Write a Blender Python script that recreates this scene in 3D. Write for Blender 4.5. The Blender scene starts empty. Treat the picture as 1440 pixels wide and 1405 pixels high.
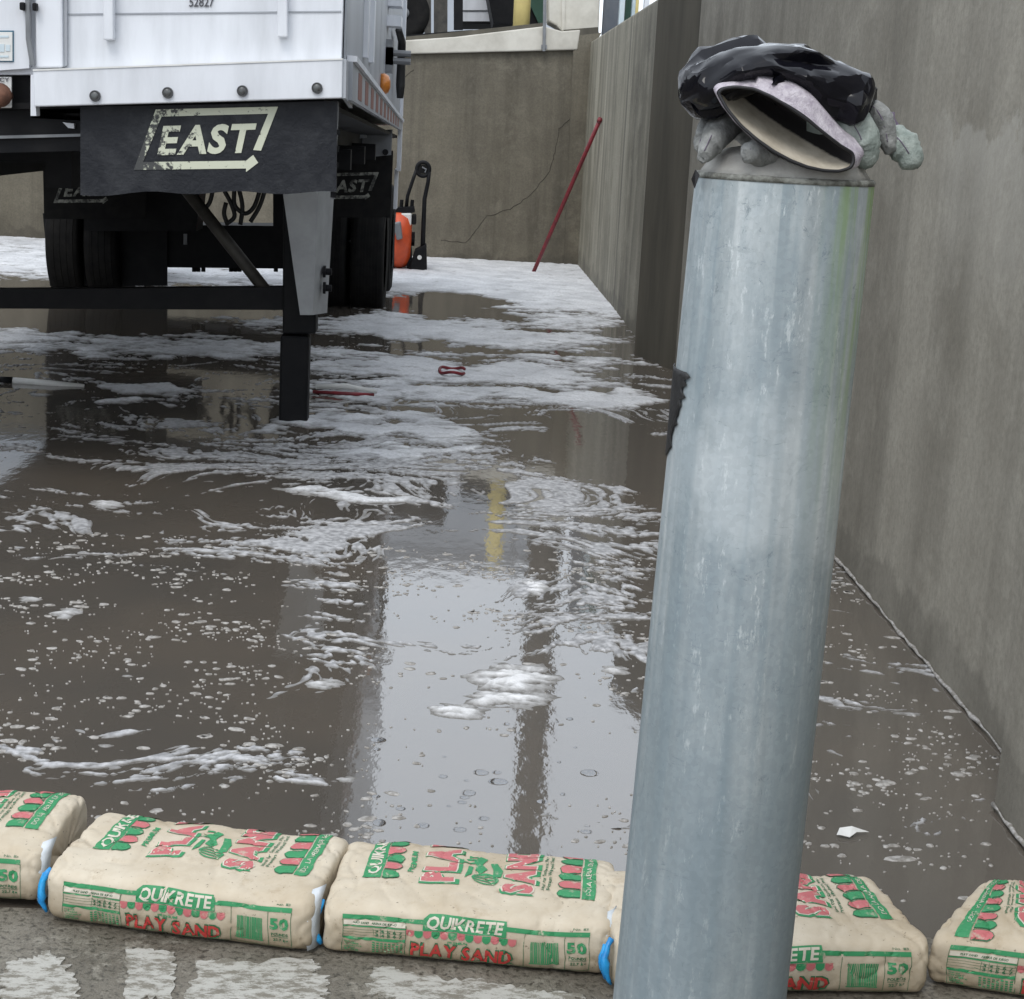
import bpy, bmesh, math, random
import numpy as np
from mathutils import Vector, Matrix

random.seed(7)
SC = bpy.context.scene
COL = SC.collection

# ------------------------------------------------------------------ camera
CAM_F, CAM_P, CAM_R, CAM_YAW, CAM_H = 2300.0, math.radians(12.8), math.radians(3.0), math.radians(2.38), 1.43
FW = np.array([math.sin(CAM_YAW)*math.cos(CAM_P), math.cos(CAM_YAW)*math.cos(CAM_P), -math.sin(CAM_P)])
R0 = np.cross(FW, [0, 0, 1.0]); R0 /= np.linalg.norm(R0)
U0 = np.cross(R0, FW)
RX = R0*math.cos(CAM_R) + U0*math.sin(CAM_R)          # camera right in the world
# the world's vertical leans to the right in the picture: picture-x = cos r * R0 + sin r * U0
UX = U0*math.cos(CAM_R) - R0*math.sin(CAM_R)
cam_d = bpy.data.cameras.new('camera')
cam_d.sensor_fit = 'HORIZONTAL'; cam_d.sensor_width = 36.0
cam_d.lens = CAM_F/1440*36.0
cam_d.clip_start = 0.05; cam_d.clip_end = 2000
cam = bpy.data.objects.new('camera', cam_d); COL.objects.link(cam)
m3 = Matrix(((RX[0], UX[0], -FW[0]), (RX[1], UX[1], -FW[1]), (RX[2], UX[2], -FW[2])))
cam.matrix_world = Matrix.Translation((0, 0, CAM_H)) @ m3.to_4x4()
SC.camera = cam

# ------------------------------------------------------------------ sky, sun, exposure
SUN_EL, SUN_AZ = math.radians(52), math.radians(200)
w = bpy.data.worlds.new('World'); SC.world = w; w.use_nodes = True
nt = w.node_tree; nt.nodes.clear()
sky = nt.nodes.new('ShaderNodeTexSky'); sky.sky_type = 'NISHITA'; sky.sun_disc = False
sky.sun_elevation = SUN_EL; sky.sun_rotation = SUN_AZ; sky.dust_density = 3.0
mixs = nt.nodes.new('ShaderNodeMix'); mixs.data_type = 'RGBA'
mixs.inputs[0].default_value = 0.86
mixs.inputs[7].default_value = (9.6, 10.3, 11.2, 1)          # the cloud deck
bgn = nt.nodes.new('ShaderNodeBackground'); bgn.inputs[1].default_value = 0.1
wo = nt.nodes.new('ShaderNodeOutputWorld')
nt.links.new(sky.outputs[0], mixs.inputs[6]); nt.links.new(mixs.outputs[2], bgn.inputs[0]); nt.links.new(bgn.outputs[0], wo.inputs[0])
sun_d = bpy.data.lights.new('sun', 'SUN'); sun_d.energy = 0.9; sun_d.angle = math.radians(25); sun_d.color = (1, .97, .92)
sun = bpy.data.objects.new('sun', sun_d); COL.objects.link(sun)
sun.rotation_euler = (math.radians(90)-SUN_EL, 0, math.radians(180)-SUN_AZ)
SC.view_settings.view_transform = 'Standard'; SC.view_settings.look = 'None'
SC.view_settings.gamma = 1; SC.view_settings.use_curve_mapping = False
SC.view_settings.exposure = 0.62
try:
    SC.cycles.max_bounces = 8; SC.cycles.use_denoising = True
except Exception: pass

# ------------------------------------------------------------------ helpers
def _ray(x, y):
    X, Y = x-720.0, y-702.5
    return FW*CAM_F + RX*X - UX*Y
def at(x, y, Y):
    """point seen at photo position (x, y) that stands at distance Y down the dock"""
    d = _ray(x, y); t = Y/d[1]
    return Vector((d[0]*t, d[1]*t, CAM_H + d[2]*t))
def onz(x, y, z=0.0):
    d = _ray(x, y); t = (z-CAM_H)/d[2]
    return Vector((d[0]*t, d[1]*t, z))

def tagp(o, label=None, cat=None, group=None, kind=None):
    if label: o['label'] = label
    if cat: o['category'] = cat
    if group: o['group'] = group
    if kind: o['kind'] = kind
    return o
def thing(name, loc, label, cat, group=None):
    o = bpy.data.objects.new(name, None); COL.objects.link(o)
    o.location = loc; o.empty_display_size = .1
    return tagp(o, label, cat, group)
def link(name, me, mat, parent=None):
    o = bpy.data.objects.new(name, me); COL.objects.link(o)
    if mat is not None:
        for m in (mat if isinstance(mat, (list, tuple)) else [mat]): me.materials.append(m)
    if parent is not None:
        o.parent = parent
        if parent.type == 'EMPTY': o.matrix_parent_inverse = Matrix.Translation(-Vector(parent.location))
    return o
def mesh(name, vs, fs, mat, parent=None, smooth=False, fix=True):
    me = bpy.data.meshes.new(name)
    me.from_pydata([tuple(v) for v in vs], [], [tuple(f) for f in fs])
    if fix:
        b = bmesh.new(); b.from_mesh(me); bmesh.ops.recalc_face_normals(b, faces=b.faces); b.to_mesh(me); b.free()
    if smooth: me.polygons.foreach_set('use_smooth', [True]*len(me.polygons))
    me.update()
    return link(name, me, mat, parent)
class MB:
    """collects shapes into one mesh"""
    def __init__(s): s.v = []; s.f = []
    def add(s, vs, fs):
        n = len(s.v); s.v += [Vector(v) for v in vs]; s.f += [[i+n for i in f] for f in fs]; return s
    def box(s, x0, x1, y0, y1, z0, z1):
        vs = [(x, y, z) for z in (z0, z1) for y in (y0, y1) for x in (x0, x1)]
        return s.add(vs, [(0, 2, 3, 1), (4, 5, 7, 6), (0, 1, 5, 4), (2, 6, 7, 3), (0, 4, 6, 2), (1, 3, 7, 5)])
    def prism(s, pts, depth=(0, .05, 0)):
        n = len(pts); d = Vector(depth); pts = [Vector(p) for p in pts]
        vs = pts + [p+d for p in pts]
        return s.add(vs, [list(range(n)), list(range(2*n-1, n-1, -1))] + [(i, (i+1) % n, n+(i+1) % n, n+i) for i in range(n)])
    def px(s, poly, Y, depth):
        return s.prism([at(x, y, Y) for x, y in poly], (0, depth, 0))
    def rect(s, x0, y0, x1, y1, Y, depth):
        return s.px([(x0, y0), (x1, y0), (x1, y1), (x0, y1)], Y, depth)
    def tube(s, pts, r, seg=10, caps=True):
        pts = [Vector(p) for p in pts]; rs = r if isinstance(r, (list, tuple)) else [r]*len(pts)
        t0 = (pts[1]-pts[0]).normalized()
        up = Vector((0, 0, 1)) if abs(t0.z) < .9 else Vector((1, 0, 0))
        nrm = t0.cross(up).normalized(); rings = []
        for i, p in enumerate(pts):
            t = (pts[min(i+1, len(pts)-1)]-pts[max(i-1, 0)]).normalized()
            nrm = (nrm - t*nrm.dot(t)).normalized(); b = t.cross(nrm)
            rings.append([p + (nrm*math.cos(2*math.pi*k/seg) + b*math.sin(2*math.pi*k/seg))*rs[i] for k in range(seg)])
        vs = [v for rg in rings for v in rg]; fs = []
        for i in range(len(pts)-1):
            for k in range(seg):
                a, c = i*seg+k, i*seg+(k+1) % seg
                fs.append((a, c, c+seg, a+seg))
        if caps: fs += [list(range(seg))[::-1], [len(vs)-seg+k for k in range(seg)]]
        return s.add(vs, fs)
    def lathe(s, prof, origin, axis='x', seg=32):
        """prof: (radius, along) pairs turned about an axis"""
        o = Vector(origin); vs = []
        for r, a in prof:
            for k in range(seg):
                c, q = math.cos(2*math.pi*k/seg)*r, math.sin(2*math.pi*k/seg)*r
                vs.append(o + Vector({'x': (a, c, q), 'y': (c, a, q), 'z': (c, q, a)}[axis]))
        fs = []
        for i in range(len(prof)-1):
            for k in range(seg):
                a, c = i*seg+k, i*seg+(k+1) % seg
                fs.append((a, c, c+seg, a+seg))
        fs += [list(range(seg)), [len(vs)-seg+k for k in range(seg)]]
        return s.add(vs, fs)
    def build(s, name, mat, parent=None, smooth=False, bevel=0):
        o = mesh(name, s.v, s.f, mat, parent, smooth)
        if bevel:
            md = o.modifiers.new('bevel', 'BEVEL'); md.width = bevel; md.segments = 2; md.limit_method = 'ANGLE'; md.angle_limit = math.radians(40)
        return o

# numpy gradient noise
_rng = np.random.RandomState(11)
_PERM = _rng.permutation(512).astype(np.int64); _PERM = np.concatenate([_PERM]*3)
_ANG = _rng.rand(512)*2*np.pi; _GX, _GY = np.cos(_ANG), np.sin(_ANG)
def perlin(x, y):
    x = np.asarray(x, float); y = np.asarray(y, float)
    xi = np.floor(x).astype(np.int64); yi = np.floor(y).astype(np.int64); xf = x-xi; yf = y-yi
    u = xf*xf*xf*(xf*(xf*6-15)+10); v = yf*yf*yf*(yf*(yf*6-15)+10)
    def g(ix, iy, dx, dy):
        h = _PERM[(_PERM[ix & 511] + iy) & 511]
        return _GX[h]*dx + _GY[h]*dy
    a = g(xi, yi, xf, yf); b = g(xi+1, yi, xf-1, yf); c = g(xi, yi+1, xf, yf-1); d = g(xi+1, yi+1, xf-1, yf-1)
    return 1.5*((a*(1-u)+b*u)*(1-v) + (c*(1-u)+d*u)*v)
def fbm(x, y, o=4, gain=.5):
    s = 0; a = 1
    for i in range(o):
        ca, sa = math.cos(.5+1.1*i), math.sin(.5+1.1*i)
        s = s + a*perlin((x*ca-y*sa)*2**i + 17.3*i, (x*sa+y*ca)*2**i + 9.1*i); a *= gain
    return s

# ------------------------------------------------------------------ materials
MATS = {}
def newmat(name):
    m = bpy.data.materials.new(name); m.use_nodes = True
    n = m.node_tree; b = n.nodes['Principled BSDF']; MATS[name] = m
    return m, n, b
def N(nt, t, **k):
    n = nt.nodes.new(t)
    for a, v in k.items():
        if a.startswith('i_'): n.inputs[a[2:].replace('_', ' ')].default_value = v
        else: setattr(n, a, v)
    return n
def coords(nt, scale=(1, 1, 1)):
    tc = N(nt, 'ShaderNodeTexCoord'); mp = N(nt, 'ShaderNodeMapping'); mp.inputs['Scale'].default_value = scale
    nt.links.new(tc.outputs['Object'], mp.inputs[0]); return mp.outputs[0]
def noise(nt, vec, scale, detail=4, rough=.6, dist=0):
    n = N(nt, 'ShaderNodeTexNoise'); n.inputs['Scale'].default_value = scale; n.inputs['Detail'].default_value = detail
    n.inputs['Roughness'].default_value = rough; n.inputs['Distortion'].default_value = dist
    nt.links.new(vec, n.inputs['Vector']); return n.outputs['Fac']
def ramp(nt, fac, stops):
    r = N(nt, 'ShaderNodeValToRGB'); e = r.color_ramp.elements
    while len(e) < len(stops): e.new(.5)
    for i, (p, c) in enumerate(stops):
        e[i].position = p; e[i].color = (c, c, c, 1) if isinstance(c, (int, float)) else (*c, 1)
    nt.links.new(fac, r.inputs[0]); return r.outputs[0]
def mixc(nt, fac, a, b, mode='MIX'):
    m = N(nt, 'ShaderNodeMix'); m.data_type = 'RGBA'; m.blend_type = mode
    for s, v in ((0, fac), (6, a), (7, b)):
        if hasattr(v, 'node'): nt.links.new(v, m.inputs[s])
        else: m.inputs[s].default_value = v if s == 0 else (*v, 1)
    return m.outputs[2]
def bump(nt, b, h, strength, dist=.01):
    n = N(nt, 'ShaderNodeBump'); n.inputs['Strength'].default_value = strength; n.inputs['Distance'].default_value = dist
    nt.links.new(h, n.inputs['Height']); nt.links.new(n.outputs[0], b.inputs['Normal'])
def pm(name, c1, c2, scale=8, rough=.6, metal=0, bmp=0, stretch=(1, 1, 1), spec=.5, lo=.35, hi=.65, bd=.004, detail=5):
    m, n, b = newmat(name)
    v = coords(n, stretch); f = noise(n, v, scale, detail)
    n.links.new(mixc(n, ramp(n, f, [(lo, 0.0), (hi, 1.0)]), c1, c2), b.inputs['Base Color'])
    b.inputs['Roughness'].default_value = rough; b.inputs['Metallic'].default_value = metal
    b.inputs['Specular IOR Level'].default_value = spec
    if bmp: bump(n, b, noise(n, v, scale*4, 4), bmp, bd)
    return m

def concrete(name, base, dark, light, streak=.6, tide=.25, rough=.7, stain=False):
    m, n, b = newmat(name)
    v = coords(n); vs = coords(n, (1, 1, .13)); vs2 = coords(n, (1, 1, .045))
    c = mixc(n, ramp(n, noise(n, v, 1.1, 7, .7), [(.34, 0.0), (.66, 1.0)]), dark, base)
    c = mixc(n, ramp(n, noise(n, v, 3.5, 8, .75, .3), [(.50, 0.0), (.68, .6)]), c, light)
    st = ramp(n, noise(n, vs, 2.6, 4, .6, .5), [(.40, 0.0), (.68, 1.0)])
    c = mixc(n, N_mul(n, st, streak), c, light)
    st2 = ramp(n, noise(n, vs2, 2.4, 6, .75, .4), [(.48, 0.0), (.70, 1.0)])
    c = mixc(n, N_mul(n, st2, streak), c, tuple(x*.55 for x in dark))
    # pitting and fine grain
    c = mixc(n, ramp(n, noise(n, v, 55, 4, .7), [(.3, .35), (.6, 0.0)]), c, tuple(x*.5 for x in dark))
    # uneven tide mark of damp above the water
    sep = N(n, 'ShaderNodeSeparateXYZ'); tc = N(n, 'ShaderNodeTexCoord'); n.links.new(tc.outputs['Object'], sep.inputs[0])
    add = N(n, 'ShaderNodeMath', operation='MULTIPLY_ADD'); n.links.new(noise(n, v, 3.2, 5, .6), add.inputs[0]); add.inputs[1].default_value = -.5
    n.links.new(sep.outputs['Z'], add.inputs[2])
    td = ramp(n, add.outputs[0], [(0.0, 1.0), (.02, 0.0)])
    mr = N(n, 'ShaderNodeMapRange'); n.links.new(add.outputs[0], mr.inputs[0]); mr.inputs[1].default_value = -.25+tide; mr.inputs[2].default_value = -.2+tide
    mr.inputs[3].default_value = .42; mr.inputs[4].default_value = 0
    c = mixc(n, mr.outputs[0], c, tuple(x*.45 for x in dark))
    if stain:   # pale wash mark with an irregular upper edge, and round tie-hole plugs left from the forms
        a2 = N(n, 'ShaderNodeMath', operation='MULTIPLY_ADD'); n.links.new(noise(n, v, 4.5, 7, .65), a2.inputs[0]); a2.inputs[1].default_value = -.55; n.links.new(sep.outputs['Z'], a2.inputs[2])
        m1 = N(n, 'ShaderNodeMapRange'); n.links.new(a2.outputs[0], m1.inputs[0]); m1.inputs[1].default_value = 1.24; m1.inputs[2].default_value = 1.20
        m2 = N(n, 'ShaderNodeMapRange'); n.links.new(a2.outputs[0], m2.inputs[0]); m2.inputs[1].default_value = .75; m2.inputs[2].default_value = 1.15
        m3 = N(n, 'ShaderNodeMapRange'); n.links.new(sep.outputs['Y'], m3.inputs[0]); m3.inputs[1].default_value = 5.0; m3.inputs[2].default_value = 4.6
        q1 = N(n, 'ShaderNodeMath', operation='MULTIPLY'); n.links.new(m1.outputs[0], q1.inputs[0]); n.links.new(m2.outputs[0], q1.inputs[1])
        q2 = N(n, 'ShaderNodeMath', operation='MULTIPLY'); n.links.new(q1.outputs[0], q2.inputs[0]); n.links.new(m3.outputs[0], q2.inputs[1])
        c = mixc(n, N_mul(n, q2.outputs[0], .36), c, (.46, .445, .40))
    n.links.new(c, b.inputs['Base Color'])
    b.inputs['Roughness'].default_value = rough
    h = mixc(n, .35, noise(n, v, 30, 6, .75), noise(n, v, 7, 4))
    bump(n, b, h, .35, .01)
    return m
def N_mul(n, a, k):
    q = N(n, 'ShaderNodeMath', operation='MULTIPLY'); n.links.new(a, q.inputs[0]); q.inputs[1].default_value = k; return q.outputs[0]

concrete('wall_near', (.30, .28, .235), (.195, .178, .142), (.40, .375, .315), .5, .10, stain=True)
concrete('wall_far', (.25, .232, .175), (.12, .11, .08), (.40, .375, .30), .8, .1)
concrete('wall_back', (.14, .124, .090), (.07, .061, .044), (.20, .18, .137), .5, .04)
pm('dark_concrete', (.06, .055, .042), (.1, .09, .07), 5, .75, bmp=.3, stretch=(1, 1, .15))
pm('pale_concrete', (.42, .40, .35), (.58, .56, .50), 3, .8, bmp=.3)
pm('white_paint', (.67, .69, .73), (.44, .455, .48), 7, .42, stretch=(1, 1, .2), lo=.40, hi=.85, detail=8, bmp=.06)
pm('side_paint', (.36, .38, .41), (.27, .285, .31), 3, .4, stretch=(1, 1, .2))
pm('grey_leg', (.36, .375, .385), (.29, .30, .31), 8, .5, .1)
pm('grey_steel', (.22, .23, .24), (.15, .155, .165), 6, .5, .2, .15)
pm('black_steel', (.004, .0045, .006), (.009, .009, .010), 9, .6, 0, .2, spec=.2)
pm('brown_steel', (.07, .065, .055), (.035, .033, .03), 14, .6, .2, .2)
pm('tyre_rubber', (.006, .006, .0065), (.012, .0115, .011), 14, .8, 0, .2, spec=.2)
pm('flap_rubber', (.010, .0115, .016), (.030, .032, .037), 11, .55, 0, .5, spec=.3, bd=.008, lo=.48, hi=.74, detail=8)
pm('lens_black', (.015, .015, .017), (.03, .03, .03), 30, .25)
pm('lens_grey', (.10, .11, .11), (.06, .06, .06), 60, .3)
pm('amber', (.55, .19, .03), (.4, .13, .02), 30, .3)
pm('red_tape', (.24, .10, .08), (.18, .09, .075), 20, .5)
pm('red_paint', (.22, .012, .022), (.12, .015, .02), 20, .5)
pm('orange_plastic', (.62, .085, .02), (.5, .065, .018), 10, .4)
pm('yellow_paint', (.66, .55, .22), (.55, .45, .18), 5, .55)
pm('green_steel', (.012, .05, .03), (.02, .065, .04), 6, .5)
pm('sign_white', (.68, .68, .66), (.6, .6, .58), 12, .5)
pm('sign_ink', (.05, .05, .06), (.08, .08, .09), 12, .5)
pm('sign_blue', (.02, .10, .16), (.03, .12, .18), 12, .5)
pm('rust', (.07, .028, .016), (.16, .07, .04), 25, .7, bmp=.3)
pm('hose_black', (.01, .01, .01), (.02, .02, .02), 12, .5)
pm('slate_paint', (.10, .115, .14), (.14, .15, .17), 6, .55)
pm('pale_blue_paint', (.45, .55, .60), (.55, .62, .66), 6, .5)
pm('yard_asphalt', (.05, .05, .05), (.08, .08, .078), 4, .9, bmp=.3)
pm('far_cladding', (.42, .45, .49), (.36, .39, .43), .4, .6)
pm('far_roof', (.25, .27, .3), (.3, .32, .34), .4, .6)
pm('crack_dark', (.03, .026, .02), (.05, .043, .033), 20, .9)
pm('snow', (.75, .77, .8), (.65, .67, .7), 10, .8, bmp=.4)

# worn logo print: rubber shows through where the print has flaked off
m, n, b = newmat('logo_print')
v = coords(n); f = noise(n, v, 38, 6, .75); sp = N(n, 'ShaderNodeSeparateXYZ'); n.links.new(v, sp.inputs[0])
mr = N(n, 'ShaderNodeMapRange'); n.links.new(sp.outputs['X'], mr.inputs[0])
mr.inputs[1].default_value = -1.10; mr.inputs[2].default_value = -.87; mr.inputs[3].default_value = .15; mr.inputs[4].default_value = -.08
ad = N(n, 'ShaderNodeMath', operation='ADD'); n.links.new(f, ad.inputs[0]); n.links.new(mr.outputs[0], ad.inputs[1])
n.links.new(mixc(n, ramp(n, ad.outputs[0], [(.52, 0.0), (.58, 1.0)]), (.56, .58, .46), (.05, .052, .052)), b.inputs['Base Color'])
b.inputs['Roughness'].default_value = .6
pm('logo_dim', (.27, .275, .24), (.035, .035, .033), 30, .7, lo=.4, hi=.6)

# muddy water
m, n, b = newmat('water')
v = coords(n)
c = mixc(n, ramp(n, noise(n, v, .9, 4), [(.35, 0.0), (.7, 1.0)]), (.090, .081, .070), (.120, .101, .081))
n.links.new(c, b.inputs['Base Color'])
b.inputs['Roughness'].default_value = .045; b.inputs['IOR'].default_value = 2.45
h = mixc(n, .4, noise(n, coords(n, (1, .7, 1)), 7, 3, .5), noise(n, coords(n, (1, .5, 1)), 26, 3, .5))
bump(n, b, h, .075, .012)

# foam: where it is thin the water's colour shows through
def thin(n, v, c, full):
    s_ = N(n, 'ShaderNodeSeparateXYZ'); n.links.new(v, s_.inputs[0])
    k_ = N(n, 'ShaderNodeMath', operation='MULTIPLY_ADD'); n.links.new(noise(n, v, 45, 4, .7), k_.inputs[0]); k_.inputs[1].default_value = -full*1.2; n.links.new(s_.outputs['Z'], k_.inputs[2])
    r_ = N(n, 'ShaderNodeMapRange'); n.links.new(k_.outputs[0], r_.inputs[0]); r_.inputs[1].default_value = -full*.6; r_.inputs[2].default_value = full*.45
    return mixc(n, r_.outputs[0], (.15, .142, .13), c)
m, n, b = newmat('foam')
v = coords(n)
c = mixc(n, ramp(n, noise(n, v, 3, 5), [(.35, 0.0), (.65, 1.0)]), (.52, .53, .55), (.74, .75, .77))
c = mixc(n, ramp(n, noise(n, v, 60, 4, .7), [(.35, .5), (.55, 0.0)]), c, (.34, .34, .35))
c = thin(n, v, c, .0085)
n.links.new(c, b.inputs['Base Color']); b.inputs['Roughness'].default_value = .75
bump(n, b, noise(n, v, 90, 4, .7), .6, .006)
m, n, b = newmat('foam_thin')
v = coords(n)
c = mixc(n, ramp(n, noise(n, v, 40, 4), [(.38, 0.0), (.62, 1.0)]), (.24, .24, .245), (.50, .50, .51))
c = thin(n, v, c, .004)
n.links.new(c, b.inputs['Base Color']); b.inputs['Roughness'].default_value = .6
m, n, b = newmat('foam_white')
v = coords(n)
c = mixc(n, ramp(n, noise(n, v, 30, 5), [(.35, 0.0), (.65, 1.0)]), (.62, .62, .62), (.75, .75, .76))
c = thin(n, v, c, .009)
n.links.new(c, b.inputs['Base Color']); b.inputs['Roughness'].default_value = .8
bump(n, b, noise(n, v, 120, 4, .7), .5, .004)
m, n, b = newmat('fleck')
v = coords(n)
c = mixc(n, ramp(n, noise(n, v, 70, 3), [(.4, 0.0), (.6, 1.0)]), (.20, .185, .165), (.40, .385, .365))
n.links.new(c, b.inputs['Base Color']); b.inputs['Roughness'].default_value = .6
m, n, b = newmat('bubble')
b.inputs['Base Color'].default_value = (.9, .92, .95, 1); b.inputs['Transmission Weight'].default_value = 1; b.inputs['Roughness'].default_value = .02; b.inputs['IOR'].default_value = 1.03

# wet apron concrete
m, n, b = newmat('apron')
v = coords(n)
c = mixc(n, ramp(n, noise(n, v, 2.5, 6, .7), [(.35, 0.0), (.65, 1.0)]), (.105, .092, .072), (.205, .186, .152))
c = mixc(n, ramp(n, noise(n, v, 28, 6, .75), [(.52, 0.0), (.62, .8)]), c, (.26, .24, .20))
c = mixc(n, ramp(n, noise(n, v, 90, 4, .7), [(.36, .8), (.5, 0.0)]), c, (.03, .027, .02))
n.links.new(c, b.inputs['Base Color'])
n.links.new(ramp(n, noise(n, v, 4, 4), [(.4, .25), (.65, .6)]), b.inputs['Roughness'])
bump(n, b, noise(n, v, 45, 6, .75), .6, .01)
m, n, b = newmat('old_paint')
v = coords(n, (1, 2.2, 1))
c = mixc(n, ramp(n, noise(n, v, 26, 8, .82), [(.47, 0.0), (.56, 1.0)]), (.40, .39, .355), (.17, .155, .125))
n.links.new(c, b.inputs['Base Color']); b.inputs['Roughness'].default_value = .6
bump(n, b, noise(n, v, 50, 5, .7), .4, .005)

# ================================================================== the setting
def struct(o): o['kind'] = 'structure'; return o
XN, XA, XP, XNEAR, YB = 1.388, 1.325, 1.205, 1.255, 17.95
# apron slab in front and the ramp that runs down under the water
mb = MB(); mb.box(-9, 6, -8, 2.74, -.4, .012)
apron = struct(mb.build('pavement', MATS['apron']))
struct(mesh('ramp', [(-7.5, 2.735, -.03), (2, 2.735, -.03), (2, 19, -.35), (-7.5, 19, -.35)], [(0, 1, 2, 3)], MATS['dark_concrete']))
ys = np.linspace(2.66, 18.2, 60); xs = np.linspace(-7, 1.6, 30)
struct(mesh('water', [(-7, 2.744, 0), (1.6, 2.744, 0), (1.6, 18.2, 0), (-7, 18.2, 0)], [(0, 1, 2, 3)], MATS['water']))
# worn paint on the apron: ragged thin films
def ragged(poly, n=26, amp=.012, seed=0):
    out = []
    for i in range(len(poly)):
        a, c = Vector(poly[i]), Vector(poly[(i+1) % len(poly)]); nn = Vector((c.y-a.y, a.x-c.x, 0)).normalized()
        for k in range(n):
            t = k/n; wv = float(fbm(np.array(seed*9+i*3.1+t*3), np.array(seed+.5), 4, .75))*amp*2.2*min(1, 5*t, 5*(1-t))
            out.append(a.lerp(c, t) + nn*wv)
    return out
for i, pl in enumerate([
    [(178, 1332), (246, 1340), (240, 1408), (176, 1406)],
    [(275, 1352), (440, 1350), (462, 1380), (455, 1410), (262, 1410)],
    [(18, 1352), (70, 1338), (105, 1370), (112, 1412), (0, 1412), (0, 1380)],
    [(525, 1362), (600, 1372), (700, 1385), (820, 1400), (800, 1415), (560, 1415), (520, 1390)]]):
    pts = ragged([onz(x, y, .013) for x, y in pl], 22, .0065, i)
    MB().prism([p + Vector((0, 0, .002)) for p in pts], (0, 0, -.004)).build('paint_patch', MATS['old_paint'], apron)
# yard beyond the pit, one sheet to the horizon on three sides
yz = 2.30
vs = [(-400, 18.3, yz), (400, 18.3, yz), (400, 900, yz), (-400, 900, yz), (1.75, 0, yz), (400, 0, yz), (400, 18.3, yz), (1.75, 18.3, yz),
      (-400, 0, yz), (-7.2, 0, yz), (-7.2, 18.3, yz), (-400, 18.3, yz)]
struct(mesh('yard', vs, [(0, 1, 2, 3), (4, 5, 6, 7), (8, 9, 10, 11)], MATS['yard_asphalt']))

# ---- walls of the dock
bw = thing('retaining_wall', (-2.5, YB, 0), 'brown concrete end wall of the flooded dock, with a long crack', 'wall')
p = [at(-60, 84, YB), at(575, 77, YB), at(815, 70, YB)]
mb = MB(); mb.prism([(-7.3, YB, -.6), (1.6, YB, -.6), (1.6, YB, at(838, 64, YB).z), (at(575, 76, YB).x, YB, at(575, 76, YB).z), (-7.3, YB, at(575, 76, YB).z-.02)], (0, .35, 0))
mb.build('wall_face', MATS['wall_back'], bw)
mb = MB(); mb.px([(806, 72), (812, 50), (846, 46), (836, 64), (815, 374), (793, 374)], YB-.05, .2).build('corner_pier', MATS['wall_back'], bw)
def crack(pxs, Y, wd, parent):
    rnd = random.Random(3); pts = []
    for i in range(len(pxs)-1):
        for k in range(6):
            t = k/6; pts.append((pxs[i][0]*(1-t)+pxs[i+1][0]*t + rnd.uniform(-1, 1), pxs[i][1]*(1-t)+pxs[i+1][1]*t+rnd.uniform(-1, 1)))
    pts.append(pxs[-1]); q = [at(x, y, Y) for x, y in pts]
    MB().tube(q, [wd*(.6+.6*rnd.random()) for _ in q], 5).build('crack', MATS['crack_dark'], parent)
crack([(829, 130), (808, 160), (786, 182), (780, 215), (773, 240), (745, 275), (718, 294), (685, 304), (672, 320), (655, 342), (620, 338)], YB-.001, .0036, bw)
crack([(570, 108), (582, 98)], YB-.001, .0036, bw)
kp = [(566, 76), (812, 70), (816, 42), (790, 44), (765, 37), (690, 46), (640, 52), (566, 57)]
mb = MB(); mb.px(kp, YB-.06, .45); mb.build('coping', MATS['pale_concrete'], bw, bevel=.012)
ledge = MB(); ledge.px([(566, 57), (640, 52), (765, 37), (765, 32), (640, 45), (566, 52)], YB+.02, .4); ledge.build('ledge', MATS['dark_concrete'], bw)

def rwall(name, x, y0, y1, z1, mat, label, thick=.35):
    t = thing(name, (x, (y0+y1)/2, 0), label, 'wall')
    mb = MB(); mb.box(x, x+thick, y0, y1, -.6, z1); mb.build('wall_face', MATS[mat], t, bevel=.02)
    return t
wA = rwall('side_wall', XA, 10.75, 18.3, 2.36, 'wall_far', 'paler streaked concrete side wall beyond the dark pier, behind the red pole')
wN = rwall('side_wall', XN, 3.405, 10.1, 2.38, 'wall_near', 'large brown concrete side wall right behind the galvanized bollard')
wC = rwall('side_wall', XNEAR, -6, 3.4, 2.4, 'wall_near', 'grey concrete wall end jutting out at the right edge above the sandbags', .48)
MB().prism([(XP, 10.75, -.6), (XN+.002, 10.1, -.6), (XN+.3, 10.1, -.6), (XN+.3, 10.748, -.6)], (0, 0, 2.97)).build('pier', MATS['dark_concrete'], wN)
# wet sealant line with foam caught along the foot of the wall
rnd = random.Random(5); pts = [(XN-.004, y, .004+rnd.uniform(0, .008)) for y in np.arange(3.42, 10.0, .05)]
MB().tube(pts, [.002+rnd.random()**2*.007 for _ in pts], 6).build('joint_bead', MATS['fleck'], wN, True)
rnd = random.Random(6); pts = [(XNEAR-.004, y, .004+rnd.uniform(0, .01)) for y in np.arange(2.9, 3.4, .04)]
MB().tube(pts, [.002+rnd.random()**2*.006 for _ in pts], 6).build('joint_bead', MATS['fleck'], wC, True)
lw = thing('side_wall', (-6.5, 10, 0), 'concrete wall on the far left of the dock', 'wall')
MB().box(-7.3, -6.4, 0, 17.94, -.6, 2.3).build('wall_face', MATS['wall_back'], lw)

# ---- things in the yard above the end wall
t = thing('building', (-3, 60, yz), 'pale grey metal-clad building far behind the dock', 'building')
MB().box(-44, 3.6, 60, 75, yz, 14.5).build('wall', MATS['far_cladding'], t)
MB().box(-44.3, 3.9, 59.7, 75, 14.5, 15.0).build('roof', MATS['far_roof'], t)
for i in range(16): MB().box(-40+2.6*i, -38.2+2.6*i, 59.94, 60, yz+5, yz+6.6).build('window', MATS['slate_paint'], t)
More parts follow.
